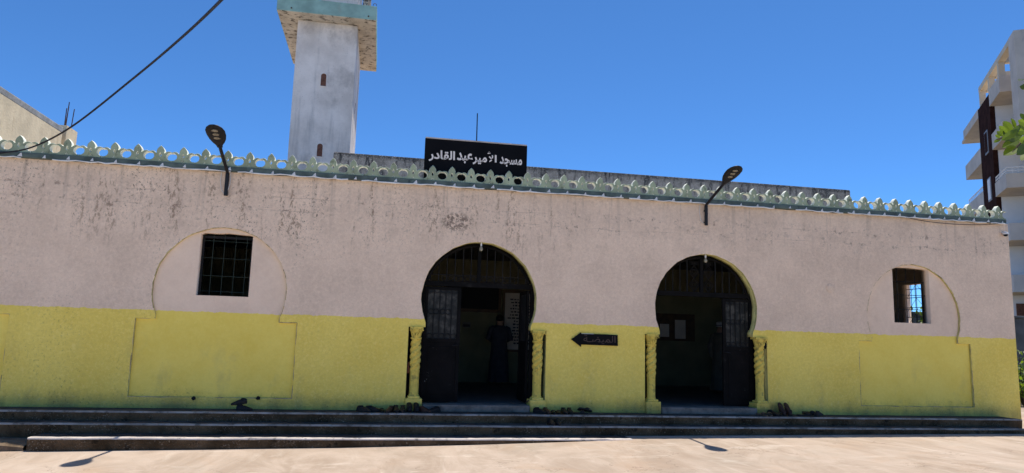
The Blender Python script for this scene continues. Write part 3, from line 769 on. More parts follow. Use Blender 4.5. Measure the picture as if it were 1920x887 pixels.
# ------------------------------------------------------------------ street lamps on the wall
def make_lamp(x):
    t = thing('wall_lamp', (x, 0, 3.82), 'x', 'lamp', 'black lamps on arms fixed to the front wall')
    p = MB(); p.tube([(x, -.055, 3.80), (x, -.06, 4.17)], .031, 10); p.tube([(x, -.06, 4.155), (x, -.075, 4.185), (x, -.80, 4.455)], .027, 10)
    p.box(x - .022, x + .022, -.05, -.001, 3.84, 3.87); p.box(x - .022, x + .022, -.05, -.001, 4.06, 4.09)
    p.build('lamp_arm', M['lampmetal'], t, smooth=True)
    # flat tapering head along the arm
    d = Vector((0, -.94, .342)).normalized(); up = Vector((0, .342, .94)); rt = Vector((1, 0, 0))
    o = Vector((x, -.74, 4.433)); h = MB()
    st = [(0, .035, .032), (.05, .040, .034), (.12, .075, .036), (.20, .102, .034), (.30, .118, .030), (.40, .118, .026), (.47, .095, .022), (.52, .055, .016), (.535, .02, .008)]
    n = 16; vs = []
    for l, wd, hh in st:
        for k in range(n):
            a = 2 * PI * k / n; sx = math.copysign(abs(math.cos(a)) ** .7, math.cos(a)); sz = math.copysign(abs(math.sin(a)) ** .7, math.sin(a))
            vs.append(o + d * (l * 1.06) + rt * (wd * 1.2 * sx) + up * (hh * sz * (1 if sz > 0 else .6)))
    fs = [(i * n + k, i * n + (k + 1) % n, (i + 1) * n + (k + 1) % n, (i + 1) * n + k) for i in range(len(st) - 1) for k in range(n)]
    fs += [tuple(range(n - 1, -1, -1)), tuple((len(st) - 1) * n + k for k in range(n))]
    h.add(vs, fs); hd = h.build('lamp_head', M['lampmetal'], t, smooth=True)
    for l in (.25, .345, .44):
        e = MB(); c = o + d * l - up * .017; e.ball((0, 0, 0), (.050, .031, .014), 12)
        e.v = [c + rt * v.x + d * v.y - up * v.z for v in e.v]; e.build('lens', M['lens'], hd, smooth=True)
    wv = MB(); wv.tube([(x - .10, -.02, 4.20), (x - .11, -.012, 4.05), (x - .085, -.010, 3.90), (x - .03, -.02, 3.83), (x + .02, -.07, 3.86), (x + .045, -.03, 4.0), (x + .045, -.03, 4.2)], .005, 5)
    wv.build('lamp_wire', M['white_pvc'], t); return t
l1 = make_lamp(-2.53); l1['label'] = 'black lamp on an angled arm above the large window at the left'
l2 = copy_tree(l1); l2.location.x = 5.84; l2['label'] = 'black lamp on an angled arm above the right doorway'

# ------------------------------------------------------------------ overhead cable, security camera
pts = [at(-60, 292, -.09), at(0, 287, -.10), at(60, 276, -.40), at(135, 237, -1.2), at(250, 147, -3.0), at(340, 71, -4.8), at(415, 0, -6.4), at(500, -95, -8.4), at(620, -260, -11)]
def spline(p, n=8):
    o = []
    for i in range(len(p) - 1):
        a, b, c, d = p[max(i - 1, 0)], p[i], p[i + 1], p[min(i + 2, len(p) - 1)]
        for k in range(n):
            t = k / n; o.append(.5 * ((2 * b) + (c - a) * t + (2 * a - 5 * b + 4 * c - d) * t * t + (3 * b - a - 3 * c + d) * t ** 3))
    return o + [p[-1]]
single(MB().tube(spline(pts), .0125, 8), 'power_cable', pts[1], M['cable'], 'black cable sagging from overhead down to the left end of the parapet', 'cable', smooth=True)
sc = thing('security_camera', (12.27, 0, 3.98), 'small white dome camera fixed at the top right corner of the wall', 'camera')
MB().lathe((12.27, -.07, 3.985), [(0, .055), (.03, .055), (.045, .03)], 14).build('housing', M['white_pvc'], sc, smooth=True)
MB().ball((12.27, -.07, 3.985), (.043, .043, .04), 12).build('dome', M['sign'], sc, smooth=True)
MB().box(12.24, 12.30, -.07, .0, 4.02, 4.045).build('bracket', M['white_pvc'], sc)
wv = spline([Vector((10.0, -.088, 4.19)), Vector((10.5, -.06, 4.145)), Vector((11.1, -.05, 4.13)), Vector((11.7, -.06, 4.15)), Vector((12.1, -.088, 4.19))])
single(MB().tube(wv, .006, 5), 'loose_wire', (11.1, -.05, 4.13), M['cable'], 'thin dark wire drooping below the parapet at the right end', 'wire')

# bulbs at the crowns of the arches
for x, lab in ((1.70, 'bare bulb hanging at the crown of the left door arch'), (5.875, 'bare bulb hanging at the crown of the right door arch')):
    t = thing('light_bulb', (x, .10, 3.27), lab, 'bulb', 'bare bulbs under the arch crowns')
    MB().lathe((x, .06, 3.12), [(0, .008), (.006, .022), (.03, .033), (.055, .028), (.08, .016), (.09, .014)], 14).build('glass', M['bulb'], t, smooth=True)
    MB().lathe((x, .06, 3.21), [(0, .016), (.05, .017), (.06, .010), (.07, .010)], 10).build('socket', M['white_pvc'], t, smooth=True)

# ------------------------------------------------------------------ inside the left door
pic = thing('framed_picture', (2.5, 5.97, 2.7), 'dark calligraphy panel in a brown wooden frame inside the left doorway', 'picture')
MB().box(1.7, 3.03, 5.955, 5.98, 2.36, 2.97).build('panel', M['bag'], pic)
MB().box(1.6, 3.10, 5.94, 5.998, 2.97, 3.05).box(1.6, 3.10, 5.94, 5.998, 2.28, 2.36).box(1.6, 1.7, 5.94, 5.998, 2.36, 2.97).box(3.03, 3.10, 5.94, 5.998, 2.36, 2.97).build('picture_frame', M['wood'], pic)
nb = thing('notice_board', (3.7, 5.97, 2.1), 'tall pale notice with many lines of writing inside the left doorway', 'notice board')
MB().box(3.20, 4.24, 5.965, 5.998, 1.36, 2.80).build('board', M['paper'], nb)
q = MB(); rn = random.Random(2)
for k in range(15):
    z = 2.62 - k * .08; x = 4.12
    while x > 3.30 + rn.random() * .2:
        L = rn.uniform(.03, .09); q.box(x - L, x, 5.960, 5.966, z, z + rn.uniform(.024, .042)); x -= L + .022
q.build('lettering', M['ink'], nb)
MB().box(3.14, 3.20, 5.95, 5.998, 1.30, 2.88).box(4.24, 4.30, 5.95, 5.998, 1.30, 2.88).box(3.20, 4.24, 5.95, 5.998, 2.80, 2.88).box(3.20, 4.24, 5.95, 5.998, 1.30, 1.36).build('board_frame', M['wood'], nb)
nb = thing('notice_board', (7.9, 5.97, 2.0), 'dark notice board with two pale sheets inside the right doorway', 'notice board')
MB().box(7.3, 8.42, 5.965, 5.998, 1.70, 2.42).build('board', M['wood'], nb)
for a, b, c, d in ((7.42, 7.68, 1.80, 2.14), (7.85, 8.15, 1.76, 2.26)): MB().box(a, b, 5.955, 5.964, c, d).build('paper', M['paper'], nb)
q = thing('wall_plate', (2.2, 5.98, 1.95), 'small switch plate with a dark cover on the back wall inside the left doorway', 'switch')
MB().box(2.12, 2.34, 5.97, 5.998, 1.88, 2.02).build('plate', M['plate'], q); MB().box(2.15, 2.31, 5.963, 5.969, 1.90, 1.96).build('cover', M['ink'], q)

# ------------------------------------------------------------------ people
def skin_mesh(verts, edges, radii, name, mats, parent, sub=2):
    me = bpy.data.meshes.new('skeleton'); me.from_pydata(verts, edges, []); t = bpy.data.objects.new('skeleton', me); COL.objects.link(t)
    sk_ = t.modifiers.new('skin', 'SKIN'); sk_.use_smooth_shade = True
    for i, r_ in enumerate(radii): me.skin_vertices[0].data[i].radius = (r_, r_) if not isinstance(r_, tuple) else r_
    me.skin_vertices[0].data[0].use_root = True
    s_ = t.modifiers.new('sub', 'SUBSURF'); s_.levels = sub; s_.render_levels = sub
    ev = bpy.data.meshes.new_from_object(t.evaluated_get(bpy.context.evaluated_depsgraph_get()))
    bpy.data.objects.remove(t); bpy.data.meshes.remove(me)
    ev.materials.clear(); o = bpy.data.objects.new(name, ev); COL.objects.link(o); o.parent = parent
    b = base_of(parent)
    for v in ev.vertices: v.co -= b
    ev.materials.append(mats); ev.polygons.foreach_set('use_smooth', [True] * len(ev.polygons)); return o
def person(loc, face, label, robe, cap, arm_l, arm_r, h=1.70):
    t = thing('person', loc, label, 'person'); B = Vector(loc); s = h / 1.70
    fw = Vector((math.sin(face), math.cos(face), 0)); rt = Vector((fw.y, -fw.x, 0))
    def L(r_, f, z): return B + (rt * r_ + fw * f + Vector((0, 0, z))) * s
    v = []; e = []; rd = []
    def node(p, r_, par=None):
        v.append(p); rd.append(r_ * s)
        if par is not None: e.append((par, len(v) - 1))
        return len(v) - 1
    pel = node(L(0, 0, .95), .13); ab = node(L(0, .0, 1.12), .12, pel); ch = node(L(0, -.01, 1.30), .135, ab); nk = node(L(0, 0, 1.45), .06, ch)
    hd = node(L(0, .035, 1.53), .068, nk); cr = node(L(0, .02, 1.615), .088, hd)
    nose = node(L(0, .125, 1.565), .012, hd)
    for sx in (-1, 1):
        node(L(sx * .088, .005, 1.56), .016, hd)
        hip = node(L(sx * .09, 0, .86), .095, pel); kn = node(L(sx * .10, .02, .48), .06, hip); an = node(L(sx * .10, -.01, .09), .042, kn); node(L(sx * .11, .14, .035), .036, an)
        sh = node(L(sx * .185, -.01, 1.38), .062, ch)
        el, wr = (arm_l if sx < 0 else arm_r)
        E = node(L(sx * el[0], el[1], el[2]), .046, sh); W_ = node(L(sx * wr[0], wr[1], wr[2]), .03, E)
        dirv = (v[W_] - v[E]).normalized(); pm = node(v[W_] + dirv * .06 * s, .032, W_)
        sd_ = dirv.cross(Vector((0, 0, 1))); sd_ = sd_.normalized() if sd_.length > .1 else rt
        for k, ln in enumerate((.07, .082, .078, .06)):
            b_ = v[pm] + sd_ * ((k - 1.5) * .021) * s
            f1 = node(b_ + dirv * .045 * s, .0095, pm); node(b_ + (dirv * (ln + .03) - Vector((0, 0, .022))) * s, .008, f1)
        node(v[W_] + (dirv * .05 + sd_ * .055) * s, .010, W_)
    skin_mesh(v, e, rd, 'body', M['skin'], t)
    # robe: folded tube with sleeves
    q = MB(); n = 40; rows = [(1.47, .07, .065), (1.45, .13, .085), (1.42, .19, .105), (1.36, .215, .125), (1.25, .20, .145), (1.10, .19, .145), (.95, .20, .155), (.75, .215, .165), (.5, .235, .185), (.25, .25, .20), (.07, .26, .21)]
    vs = []
    for z, a, b_ in rows:
        for k in range(n):
            th = 2 * PI * k / n; am = max(0, (1.2 - z)) * .05
            w_ = 1 + am * math.sin(7 * th + z * 1.5) + am * .6 * math.sin(11 * th + 2)
            vs.append(L(a * w_ * math.cos(th), b_ * w_ * math.sin(th), z))
    fs = [(i * n + k, i * n + (k + 1) % n, (i + 1) * n + (k + 1) % n, (i + 1) * n + k) for i in range(len(rows) - 1) for k in range(n)]
    q.add(vs, fs)
    for sx, (el, wr) in ((-1, arm_l), (1, arm_r)):
        q.tube([L(sx * .13, -.01, 1.40), L(sx * .195, -.01, 1.37), L(sx * el[0], el[1], el[2]), L(sx * wr[0], wr[1], wr[2])], [.07 * s, .085 * s, .075 * s, .07 * s], 14, caps=False)
    q.build('robe', robe, t, smooth=True)
    c = L(0, .01, 1.625); q = MB()
    if cap:
        q.lathe(c, [(-.02, .103), (.02, .104), (.06, .10), (.088, .088), (.10, .06)], 20); q.build('cap', M['cap'], t, smooth=True)
        MB().lathe(c, [(.005, .1065), (.025, .1065)], 20).build('cap_band', M['capband'], t)
    else:
        q.ball(c + Vector((0, 0, .015)) - fw * .012, (.096, .096, .088), 16); q.build('hair', M['hair'], t, smooth=True)
    return t
person((2.95, 5.2, .522), .15, 'person in a long dark robe seen from behind, standing inside the left doorway', M['robe_dark'], False,
       ((.27, .03, 1.14), (.16, .24, 1.10)), ((.27, .03, 1.14), (.16, .24, 1.10)), 1.66)
person((7.95, 3.6, .522), 1.2, 'person in a long pale robe and striped knit cap standing inside the right doorway', M['robe_pale'], True,
       ((.25, -.08, 1.12), (.27, .03, .88)), ((.25, .06, 1.12), (.20, .26, 1.05)), 1.62)

# ------------------------------------------------------------------ shoes
def make_shoe(kind, mat):
    """toe towards -Y, origin under the middle of the sole"""
    mb = MB(); n = 14; L_ = .265
    def outline(t, wd): return wd * (.62 + .38 * max(0, math.sin(PI * min(1, t * 1.15 + .12))) ** .8) * (1 if t < .86 else math.sqrt(max(0.02, 1 - ((t - .86) / .145) ** 2)))
    def sole(z0, z1):
        prof = [(-.5 + i / 12, outline(i / 12, .047)) for i in range(13)]
        pl = [(w_, -y * L_) for y, w_ in prof] + [(-w_, -y * L_) for y, w_ in prof[::-1]]
        m_ = len(pl); mb.add([(x, y, z0) for x, y in pl] + [(x, y, z1) for x, y in pl], [tuple(range(m_))[::-1], tuple(range(m_, 2 * m_))] + [(i, (i + 1) % m_, (i + 1) % m_ + m_, i + m_) for i in range(m_)])
    sole(0, .022)
    st = [(-.5, .03, .075), (-.42, .038, .088), (-.25, .040, .085), (-.08, .040, .080), (.08, .043, .070), (.22, .046, .055), (.36, .044, .042), (.46, .030, .032), (.5, .012, .026)]
    if kind == 'sandal': st = [(.02, .045, .05), (.10, .047, .062), (.22, .047, .055), (.30, .045, .046)]
    vs = []
    for l, wd, hh in st:
        for k in range(n):
            a = PI * k / (n - 1); vs.append((wd * math.cos(a), -l * L_, .02 + (hh - .02) * max(0, math.sin(a)) ** .8))
    fs = [(i * n + k, i * n + k + 1, (i + 1) * n + k + 1, (i + 1) * n + k) for i in range(len(st) - 1) for k in range(n - 1)]
    if kind != 'sandal': fs += [tuple(range(n)), tuple((len(st) - 1) * n + k for k in range(n))]
    mb.add(vs, fs)
    if kind == 'shoe': mb.ring((0, .07, .083), .030, .008, 'Z', 12)
    return mb
proto = {}
for key, kind, mat in (('a', 'shoe', 'rubber'), ('b', 'shoe', 'brown_leather'), ('s', 'sandal', 'rubber'), ('t', 'sandal', 'tan_leather')):
    proto[key] = None
def shoe(key, x, y, z, rz, label, tilt=0, roll=0, group='shoes left along the steps', sc=1.0):
    if proto[key] is None:
        kind, mat = {'a': ('shoe', 'rubber'), 'b': ('shoe', 'brown_leather'), 's': ('sandal', 'rubber'), 't': ('sandal', 'tan_leather')}[key]
        o = single(make_shoe(kind, mat), 'sandal' if kind == 'sandal' else 'shoe', (0, 0, 0), M[mat], 'x', kind, group, smooth=True); proto[key] = o
    else:
        o = proto[key].copy(); COL.objects.link(o)
    o.location = (x, y, z); o.rotation_euler = (tilt, roll, rz); o.scale = (sc, sc, sc); tag(o, label, 'sandal' if key in 'st' else 'shoe', group); return o
TZ = .424
L0 = 'left of the left doorway'
shoe('a', -.13, -.26, TZ, .9, 'black shoe turned aside, farthest left of the row ' + L0)
shoe('a', .02, -.24, TZ, 1.25, 'black shoe lying almost sideways, second in the row ' + L0)
shoe('s', .14, -.26, TZ, .1, 'low black sandal, third in the row ' + L0)
shoe('b', .27, -.29, TZ, -.4, 'low brown shoe set slightly askew, fourth in the row ' + L0)
shoe('a', .375, -.26, TZ, .05, 'black shoe, left one of the pair beside the propped slippers ' + L0, sc=1.08)
shoe('a', .475, -.26, TZ, -.03, 'black shoe, right one of the pair beside the propped slippers ' + L0, sc=1.08)
shoe('a', .585, -.17, TZ + .04, PI, 'left one of two black slippers propped against the leftmost column base', tilt=-.6)
shoe('a', .70, -.17, TZ + .04, PI + .06, 'right one of two black slippers propped against the leftmost column base', tilt=-.6)
shoe('b', .83, -.27, TZ, .8, 'brown shoe beside the left end of the left threshold')
shoe('a', .965, -.27, TZ, -.9, 'black shoe lying turned outward in front of the left threshold')
L1 = 'between the two doorways'
shoe('a', 2.74, -.25, TZ, .6, 'black shoe nearest the column, first in the row ' + L1)
shoe('b', 2.855, -.26, TZ, .15, 'brown shoe, second in the row ' + L1)
shoe('s', 2.955, -.26, TZ, .1, 'black sandal, third in the row ' + L1)
shoe('s', 3.05, -.26, TZ, -.1, 'black sandal, fourth in the row ' + L1)
shoe('a', 3.16, -.26, TZ, .05, 'black shoe, left one of the last upright pair ' + L1)
shoe('a', 3.255, -.26, TZ, -.05, 'black shoe, right one of the last upright pair ' + L1)
shoe('s', 3.42, -.28, TZ, 1.3, 'black sandal lying sideways under another ending the row ' + L1)
shoe('s', 3.53, -.22, TZ + .045, 1.9, 'black sandal tipped on another ending the row ' + L1, roll=.5, tilt=.2)
shoe('a', 2.83, -.67, .289, .05, 'black shoe alone on the middle step, left one of the pair')
shoe('a', 2.94, -.67, .289, -.05, 'black shoe alone on the middle step, right one of the pair')
L2 = 'right of the right doorway'
shoe('t', 6.76, -.27, TZ, .1, 'tan sandal nearest the threshold ' + L2)
shoe('t', 6.88, -.27, TZ, -.1, 'tan sandal second from the threshold ' + L2)
shoe('a', 6.98, -.26, TZ, .2, 'black shoe between tan sandals and propped pair ' + L2)
shoe('s', 7.09, -.26, TZ, -.3, 'black sandal beside the propped pair ' + L2)
shoe('b', 7.21, -.12, TZ + .085, PI, 'left one of two brown shoes stood on their heels ' + L2, tilt=-1.0)
shoe('b', 7.33, -.12, TZ + .085, PI, 'right one of two brown shoes stood on their heels ' + L2, tilt=-1.0)
shoe('s', 7.58, -.28, TZ, 1.4, 'black sandal lying sideways at the far end ' + L2)
shoe('s', 7.72, -.22, TZ + .03, 1.1, 'black sandal heaped over another at the far end ' + L2, roll=-.4)
shoe('a', 7.86, -.28, TZ, 2.2, 'black shoe facing away, rightmost of all ' + L2)
shoe('a', -1.94, -.24, TZ, 1.5, 'black shoe lying flat on the top step below the left window', group=None, sc=.92)
shoe('a', -2.04, -.17, TZ + .085, -1.5, 'black shoe tipped on top of another below the left window', tilt=.15, roll=.22, group=None, sc=.9)
# things wedged beside the columns
single(MB().box(-.022, .022, -.04, .04, 0, .11).box(-.018, .020, -.035, .035, .113, .18), 'brick_stack', (0, 0, 0), M['brick'], 'two reddish bricks wedged behind the leftmost column', 'bricks', bevel=.008).location = (.548, .10, 1.02)
b_ = MB(); b_.ball((7.045, .07, 1.635), (.055, .06, .058), 14)
for v in b_.v: v += Vector((mnoise.noise(v * 18) * .012, 0, mnoise.noise(v * 18 + Vector((5, 0, 0))) * .012))
single(b_, 'black_bundle', (7.045, .07, 1.58), M['bag'], 'round black bundle stuffed beside the rightmost column', 'bundle', smooth=True)
single(MB().tube([(2.58, .12, .56), (2.60, .06, .60), (2.66, .03, .60), (2.70, .06, .57)], .012, 6), 'wire_loop', (2.62, .08, .53), M['rust'], 'bent wire loop on the left threshold beside the column', 'wire')

# ------------------------------------------------------------------ neighbour on the left
nbh = thing('neighbouring_house', (-11, 5, 0), 'beige rendered house with grey coping rising behind the left end', 'house')
HX = -8.5
MB().box(HX - 6, HX, 1.5, 8.15, -.1, 6.70).build('house_wall', M['plaster_beige'], nbh)
MB().box(HX - 6.05, HX + .003, 1.45, 8.18, 6.702, 6.86).build('coping', M['coping'], nbh, bevel=.02)
MB().box(HX - 6, HX, 8.38, 9.05, -.1, 6.98).build('end_pier', M['plaster_beige'], nbh)
MB().box(HX - 6, HX - .5, 8.15, 8.38, -.1, 6.55).build('recessed_wall', M['aptbrown'], nbh)
q = MB(); q.box(HX - .02, HX + .012, 3.95, 4.75, 5.25, 5.95); q.build('window', M['aptbrown'], nbh)
MB().box(HX - .02, HX + .05, 4.30, 4.95, 5.96, 6.03).build('window_lintel', M['plaster_beige'], nbh)
rods = thing('steel_rods', (HX - .3, 8.7, 6.98), 'rusty reinforcing rods sticking up from the end pier of the beige house', 'steel rods')
for i, (x, y, h) in enumerate(((-.12, 8.5, .5), (-.18, 8.72, .75), (-.12, 8.90, .62), (-.3, 8.95, .7))):
    MB().tube([(HX + x, y, 6.9), (HX + x + .02, y + .03 * (i - 1), 6.98 + h)], .013, 6).build('rod', M['rust'], rods)

# ------------------------------------------------------------------ apartment block on the right
A = Vector((math.sin(R(34)), math.cos(R(34)), 0)); B = Vector((math.cos(R(34)), -math.sin(R(34)), 0)); K = Vector((34.86, 21.05, 0))
apt = thing('apartment_block', K + A * 8 + B * 5, 'tall white apartment block with brown strip and balconies beyond the right end', 'building')
def ab(name, a0, a1, b0, b1, z0, z1, mat, parent=apt, bev=0): return MB().obox(K, A, B, a0, a1, b0, b1, z0, z1).build(name, mat, parent, bevel=bev)
ab('block_wall', 4.55, 8.0, .25, 14, 0, 17.1, M['apt'])
ab('block_wall', 8.0, 16, 2.2, 14, 0, 17.6, M['apt'])
ab('brown_strip', 4.6, 8.02, -.02, .24, 3.2, 17.9, M['aptbrown'])
for z in (12.2, 15.3):
    wn = ab('window', 5.6, 6.5, -.06, -.02, z - .95, z + .55, M['frame']); ab('pane', 5.7, 6.4, -.075, -.061, z - .85, z + .45, M['aptbrown'] if z > 14 else M['apt'], wn)
for zt_, h_ in ((18.0, .6), (15.3, 1.05), (12.35, 1.05), (9.3, 1.05), (6.3, 1.05)):
    bal = MB(); zb = zt_ - h_
    bal.obox(K, A, B, 8.05, 13.5, 0, .14, zb + .1, zt_); bal.obox(K, A, B, 13.36, 13.5, .14, 2.2, zb + .1, zt_); bal.obox(K, A, B, 8.05, 13.5, 0, 2.2, zb, zb + .1)
    bo = bal.build('balcony', M['aptgrey'], apt)
    if zt_ < 13:
        rl = MB(); rl.tube([K + A * 8.1 + B * .07 + Vector((0, 0, zt_ + .35)), K + A * 13.4 + B * .07 + Vector((0, 0, zt_ + .35))], .035, 6)
        for i in range(14): p = K + A * (8.2 + i * .4) + B * .07; rl.tube([p + Vector((0, 0, zt_)), p + Vector((0, 0, zt_ + .35))], .02, 5)
        rl.build('railing', M['apt'], bo)
for zt_, h_, rail in ((18.05, 1.0, 0), (15.2, 1.0, 0), (12.05, .85, 1), (9.1, 1.0, 0), (6.1, 1.0, 0)):
    bal = MB(); zb = zt_ - h_
    bal.obox(K, A, B, 1.7, 4.5, -.05, .10, zb, zt_); bal.obox(K, A, B, 1.7, 1.85, .10, 8, zb, zt_); bal.obox(K, A, B, 1.85, 4.54, .10, 8, zb, zb + .12)
    bo = bal.build('balcony', M['aptgrey'], apt)
    if rail:
        rl = MB(); U = Vector((0, 0, 1))
        for a0, b0, a1, b1 in ((4.5, .02, 1.78, .02), (1.78, .02, 1.78, 6)):
            p0 = K + A * a0 + B * b0; p1 = K + A * a1 + B * b1
            for hh in (.18, .38): rl.tube([p0 + U * (zt_ + hh), p1 + U * (zt_ + hh)], .03, 6)
            nn = int((p1 - p0).length / .28)
            for i in range(nn + 1): p = p0.lerp(p1, i / nn); rl.tube([p + U * zt_, p + U * (zt_ + .38)], .018, 5)
        rl.build('railing', M['apt'], bo)
    dn = ab('balcony_door', 4.50, 4.552, 1.7, 2.5, zb - 2.85, zb - .6, M['frame']); ab('pane', 4.47, 4.499, 1.78, 2.42, zb - 2.75, zb - .7, M['aptbrown'], dn)
ab('drainpipe', 4.40, 4.50, 1.75, 1.88, 0, 17.0, M['frame'])
ab('corner_pier', -2.0, -.7, 0, 5, 13.2, 19.33, M['aptgrey'])
ab('corner_pier', -.7, 1.68, 2.6, 5, 0, 19.3, M['aptgrey'])
ab('roof_terrace', 1.9, 16, .3, 14, 17.1 + .55, 17.85, M['aptgrey'])
pg = MB()
pg.obox(K, A, B, -.7, 7.55, 0, .40, 18.98, 19.3)
for a0 in (1.9, 4.5, 7.2):
    pg.obox(K, A, B, a0, a0 + .3, .40, 9, 18.9, 19.25); pg.obox(K, A, B, a0, a0 + .3, .003, .34, 17.85, 18.98)
pg.build('roof_frame', M['aptcream'], apt)
ab('ground_floor_shutter', 4.45, 4.56, .6, 6, 1.2, 4.6, M['brickred'])

# garden wall and planting beyond the right end
gw = MB(); gw.box(12.6, 30, 7.0, 7.2, .1, 2.72); gw.box(12.6, 30, 6.95, 7.25, 2.72, 2.80)
single(gw, 'garden_wall', (20, 7.1, .1), M['garden'], 'dark grey garden wall beyond the right end of the hall', 'wall', bevel=.02)

# ------------------------------------------------------------------ plants
def leaf_at(mb, base, d, up, L_, W_, mi=0, curl=.12):
    d = d.normalized(); sd_ = d.cross(up); sd_ = sd_.normalized() if sd_.length > 1e-3 else d.orthogonal().normalized(); up = sd_.cross(d)
    rows = [(0, .08), (.18, .62), (.42, 1), (.68, .92), (.88, .52), (1, .04)]
    vs = []
    for t, w_ in rows:
        c = base + d * (L_ * t) - up * (L_ * curl * t * t)
        for s_ in (-1, 0, 1): vs.append(c + sd_ * (s_ * W_ * .5 * w_) + up * (abs(s_) * W_ * .10 * w_))
    fs = []
    for i in range(len(rows) - 1):
        for k in range(2): fs.append((i * 3 + k, i * 3 + k + 1, (i + 1) * 3 + k + 1, (i + 1) * 3 + k))
    mb.add(vs, fs, mi)
def rnd_dir(q):
    while True:
        v = Vector((q.uniform(-1, 1), q.uniform(-1, 1), q.uniform(-1, 1)))
        if .1 < v.length < 1: return v.normalized()
def tree(name, base, H, R_, label, seed, n, leaf, leafmat, cat='tree', crown_z=.62, clip=False, squash=.8):
    q = random.Random(seed); t = thing(name, base, label, cat); b = Vector(base)
    tr = MB(); top = b + Vector((.1, .1, H * .55)); tr.tube([b, b.lerp(top, .5) + Vector((.05, -.04, 0)), top], [H * .03, H * .022, H * .015], 9)
    cl = []
    for i in range(9):
        a = i * 2.4; rr_ = R_ * q.uniform(.35, .8)
        c = b + Vector((rr_ * math.cos(a), rr_ * math.sin(a), H * (crown_z + q.uniform(-.16, .24))))
        s_ = b.lerp(top, q.uniform(.6, 1)); tr.tube([s_, s_.lerp(c, .5) + Vector((0, 0, .12 * H * .3)), c], [H * .011, H * .007, H * .003], 6); cl.append(c)
    tr.build('trunk', M['bark'], t, smooth=True)
    lf = MB()
    for i in range(n):
        c = q.choice(cl); p = c + rnd_dir(q) * R_ * .46 * q.random() ** .5; p.z = c.z + (p.z - c.z) * squash
        if clip and proj(p)[0] < 1955: continue
        leaf_at(lf, p, rnd_dir(q) + Vector((0, 0, -.2)), Vector((q.uniform(-.4, .4), q.uniform(-.4, .4), 1)), leaf * q.uniform(.7, 1.2), leaf * q.uniform(.4, .6), 0)
    lf.build('crown', leafmat, t); return t
# the branch that reaches into the picture at the upper right
t = tree('shade_tree', (8.6, -6.9, .18), 5.4, 2.1, 'leafy shade tree whose branch tip reaches in at the right edge', 11, 2600, .13, M['leaf2'], clip=True)
br = MB(); Yb = -7.0
tip = at(1868, 262, Yb)
path = [Vector((8.6, -6.85, 2.9)), Vector((7.3, -6.95, 3.5)), at(2010, 190, Yb), at(1935, 222, Yb), at(1902, 244, Yb), at(1880, 258, Yb - .02), tip]
br.tube(spline(path, 5), [.035 - .031 * i / (5 * (len(path) - 1)) for i in range(5 * (len(path) - 1) + 1)], 7)
br.tube([at(1935, 222, Yb), at(1915, 268, Yb + .05), at(1898, 285, Yb + .05)], [.010, .007, .003], 6)
br.tube([at(2010, 190, Yb), at(1950, 165, Yb), at(1920, 152, Yb)], [.012, .008, .003], 6)
br.build('branch', M['bark'], t, smooth=True)
lv = MB()
LV = [  # base px, tip px, width px, lean of the face
    (1877, 259, 1864, 267, 7, .3), (1876, 258, 1866, 253, 6, .5), (1882, 256, 1869, 246, 8, .2), (1884, 257, 1882, 245, 6, .8), (1890, 254, 1874, 236, 11, .2),
    (1893, 252, 1886, 266, 8, .9), (1898, 248, 1882, 227, 14, .1), (1905, 243, 1897, 222, 12, .6), (1908, 243, 1880, 262, 14, .5), (1914, 238, 1893, 252, 17, 1.0),
    (1912, 262, 1881, 275, 18, .15), (1918, 252, 1890, 262, 18, .9), (1926, 246, 1896, 245, 20, .4), (1912, 276, 1882, 290, 20, .05), (1925, 270, 1908, 290, 18, .7),
    (1930, 235, 1910, 226, 16, .3), (1934, 262, 1912, 262, 20, .6), (1945, 240, 1915, 238, 20, .9), (1930, 150, 1911, 150, 18, 1.1), (1935, 158, 1914, 163, 16, .8), (1930, 285, 1915, 300, 15, .4), (1922, 226, 1914, 212, 10, .5)]
q = random.Random(5)
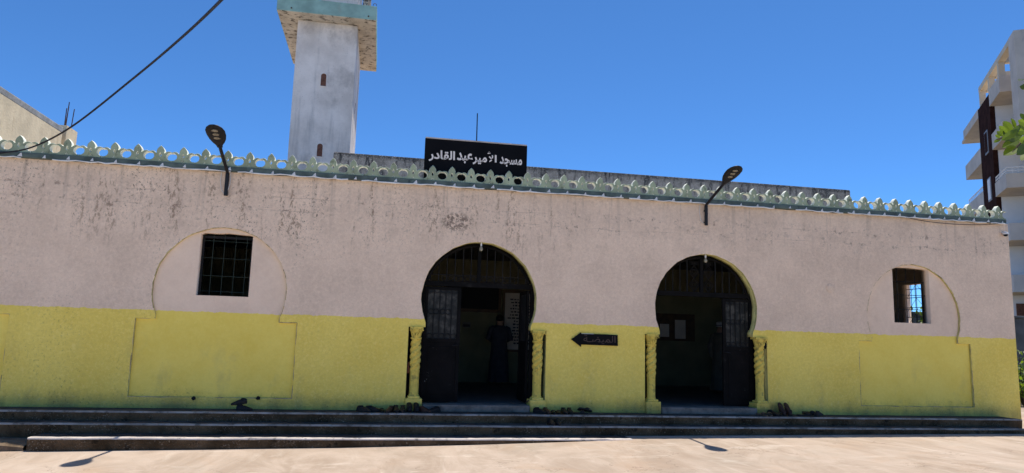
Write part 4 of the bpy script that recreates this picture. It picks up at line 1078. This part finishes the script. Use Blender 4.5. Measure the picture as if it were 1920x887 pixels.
for i, (x0, y0, x1, y1, wd, ln) in enumerate(LV):
    yb = Yb + q.uniform(-.08, .08); a = at(x0, y0, yb); b_ = at(x1, y1, yb + q.uniform(-.04, .04))
    view = (CAM - a).normalized(); d = b_ - a; sd_ = d.normalized().cross(view).normalized()
    up = view * math.cos(ln) + sd_ * math.sin(ln) * q.choice((-1, 1)) + Vector((0, 0, .5))
    dist = (a - CAM).dot(AX[2]); leaf_at(lv, a, d, up, d.length, wd * dist / F, 1 if ln > .65 else 0, .06)
for i in range(260):   # the rest of the branch beyond the frame
    k = q.random(); p = path[1].lerp(path[2], k) + rnd_dir(q) * .35
    if proj(p)[0] > 1975: leaf_at(lv, p, rnd_dir(q), Vector((q.uniform(-.4, .4), q.uniform(-.4, .4), 1)), .13, .07)
cr = [c for c in t.children if c.name.startswith('crown')][0]
full = MB(); full.add([v.co + base_of(t) for v in cr.data.vertices], [tuple(p.vertices) for p in cr.data.polygons], 0); o_ = len(full.f); full.add(lv.v, lv.f, 1); full.mi[o_:] = [0 if k else 1 for k in lv.mi]
bpy.data.objects.remove(cr); full.build('crown', [M['leaf2'], M['leaf']], t)
# tree seen through the right window and bush by the garden wall
wd_ = at(1722, 590, 9)
tree('garden_tree', (15.4, 5.9, .2), 2.95, 1.2, 'green garden tree seen through the small right window', 21, 2200, .15, M['leaf'], crown_z=.72)
def bush(base, R_, H, label, seed, n, leaf):
    q = random.Random(seed); t = thing('garden_bush', base, label, 'bush', 'bushes by the garden wall'); b = Vector(base); st = MB(); lf = MB()
    for i in range(9):
        a = q.uniform(0, 6.3); e_ = b + Vector((R_ * .7 * math.cos(a), R_ * .7 * math.sin(a), H * q.uniform(.6, 1))); st.tube([b, b.lerp(e_, .5) + Vector((0, 0, .1)), e_], [.02, .014, .005], 5)
        for k in range(n // 9):
            p = b.lerp(e_, q.uniform(.15, 1)) + rnd_dir(q) * R_ * .3; leaf_at(lf, p, rnd_dir(q) + Vector((0, 0, .4)), Vector((0, 0, 1)), leaf * q.uniform(.7, 1.2), leaf * .45)
    st.build('stem', M['bark'], t); lf.build('foliage', M['leaf'], t)
bush((17.6, 4.9, .2), .6, 1.0, 'low bright green bush on the ground past the right corner of the hall', 31, 360, .16)
bush((18.6, 5.9, .2), .8, 1.7, 'taller bush against the dark garden wall at the right edge', 32, 420, .16)
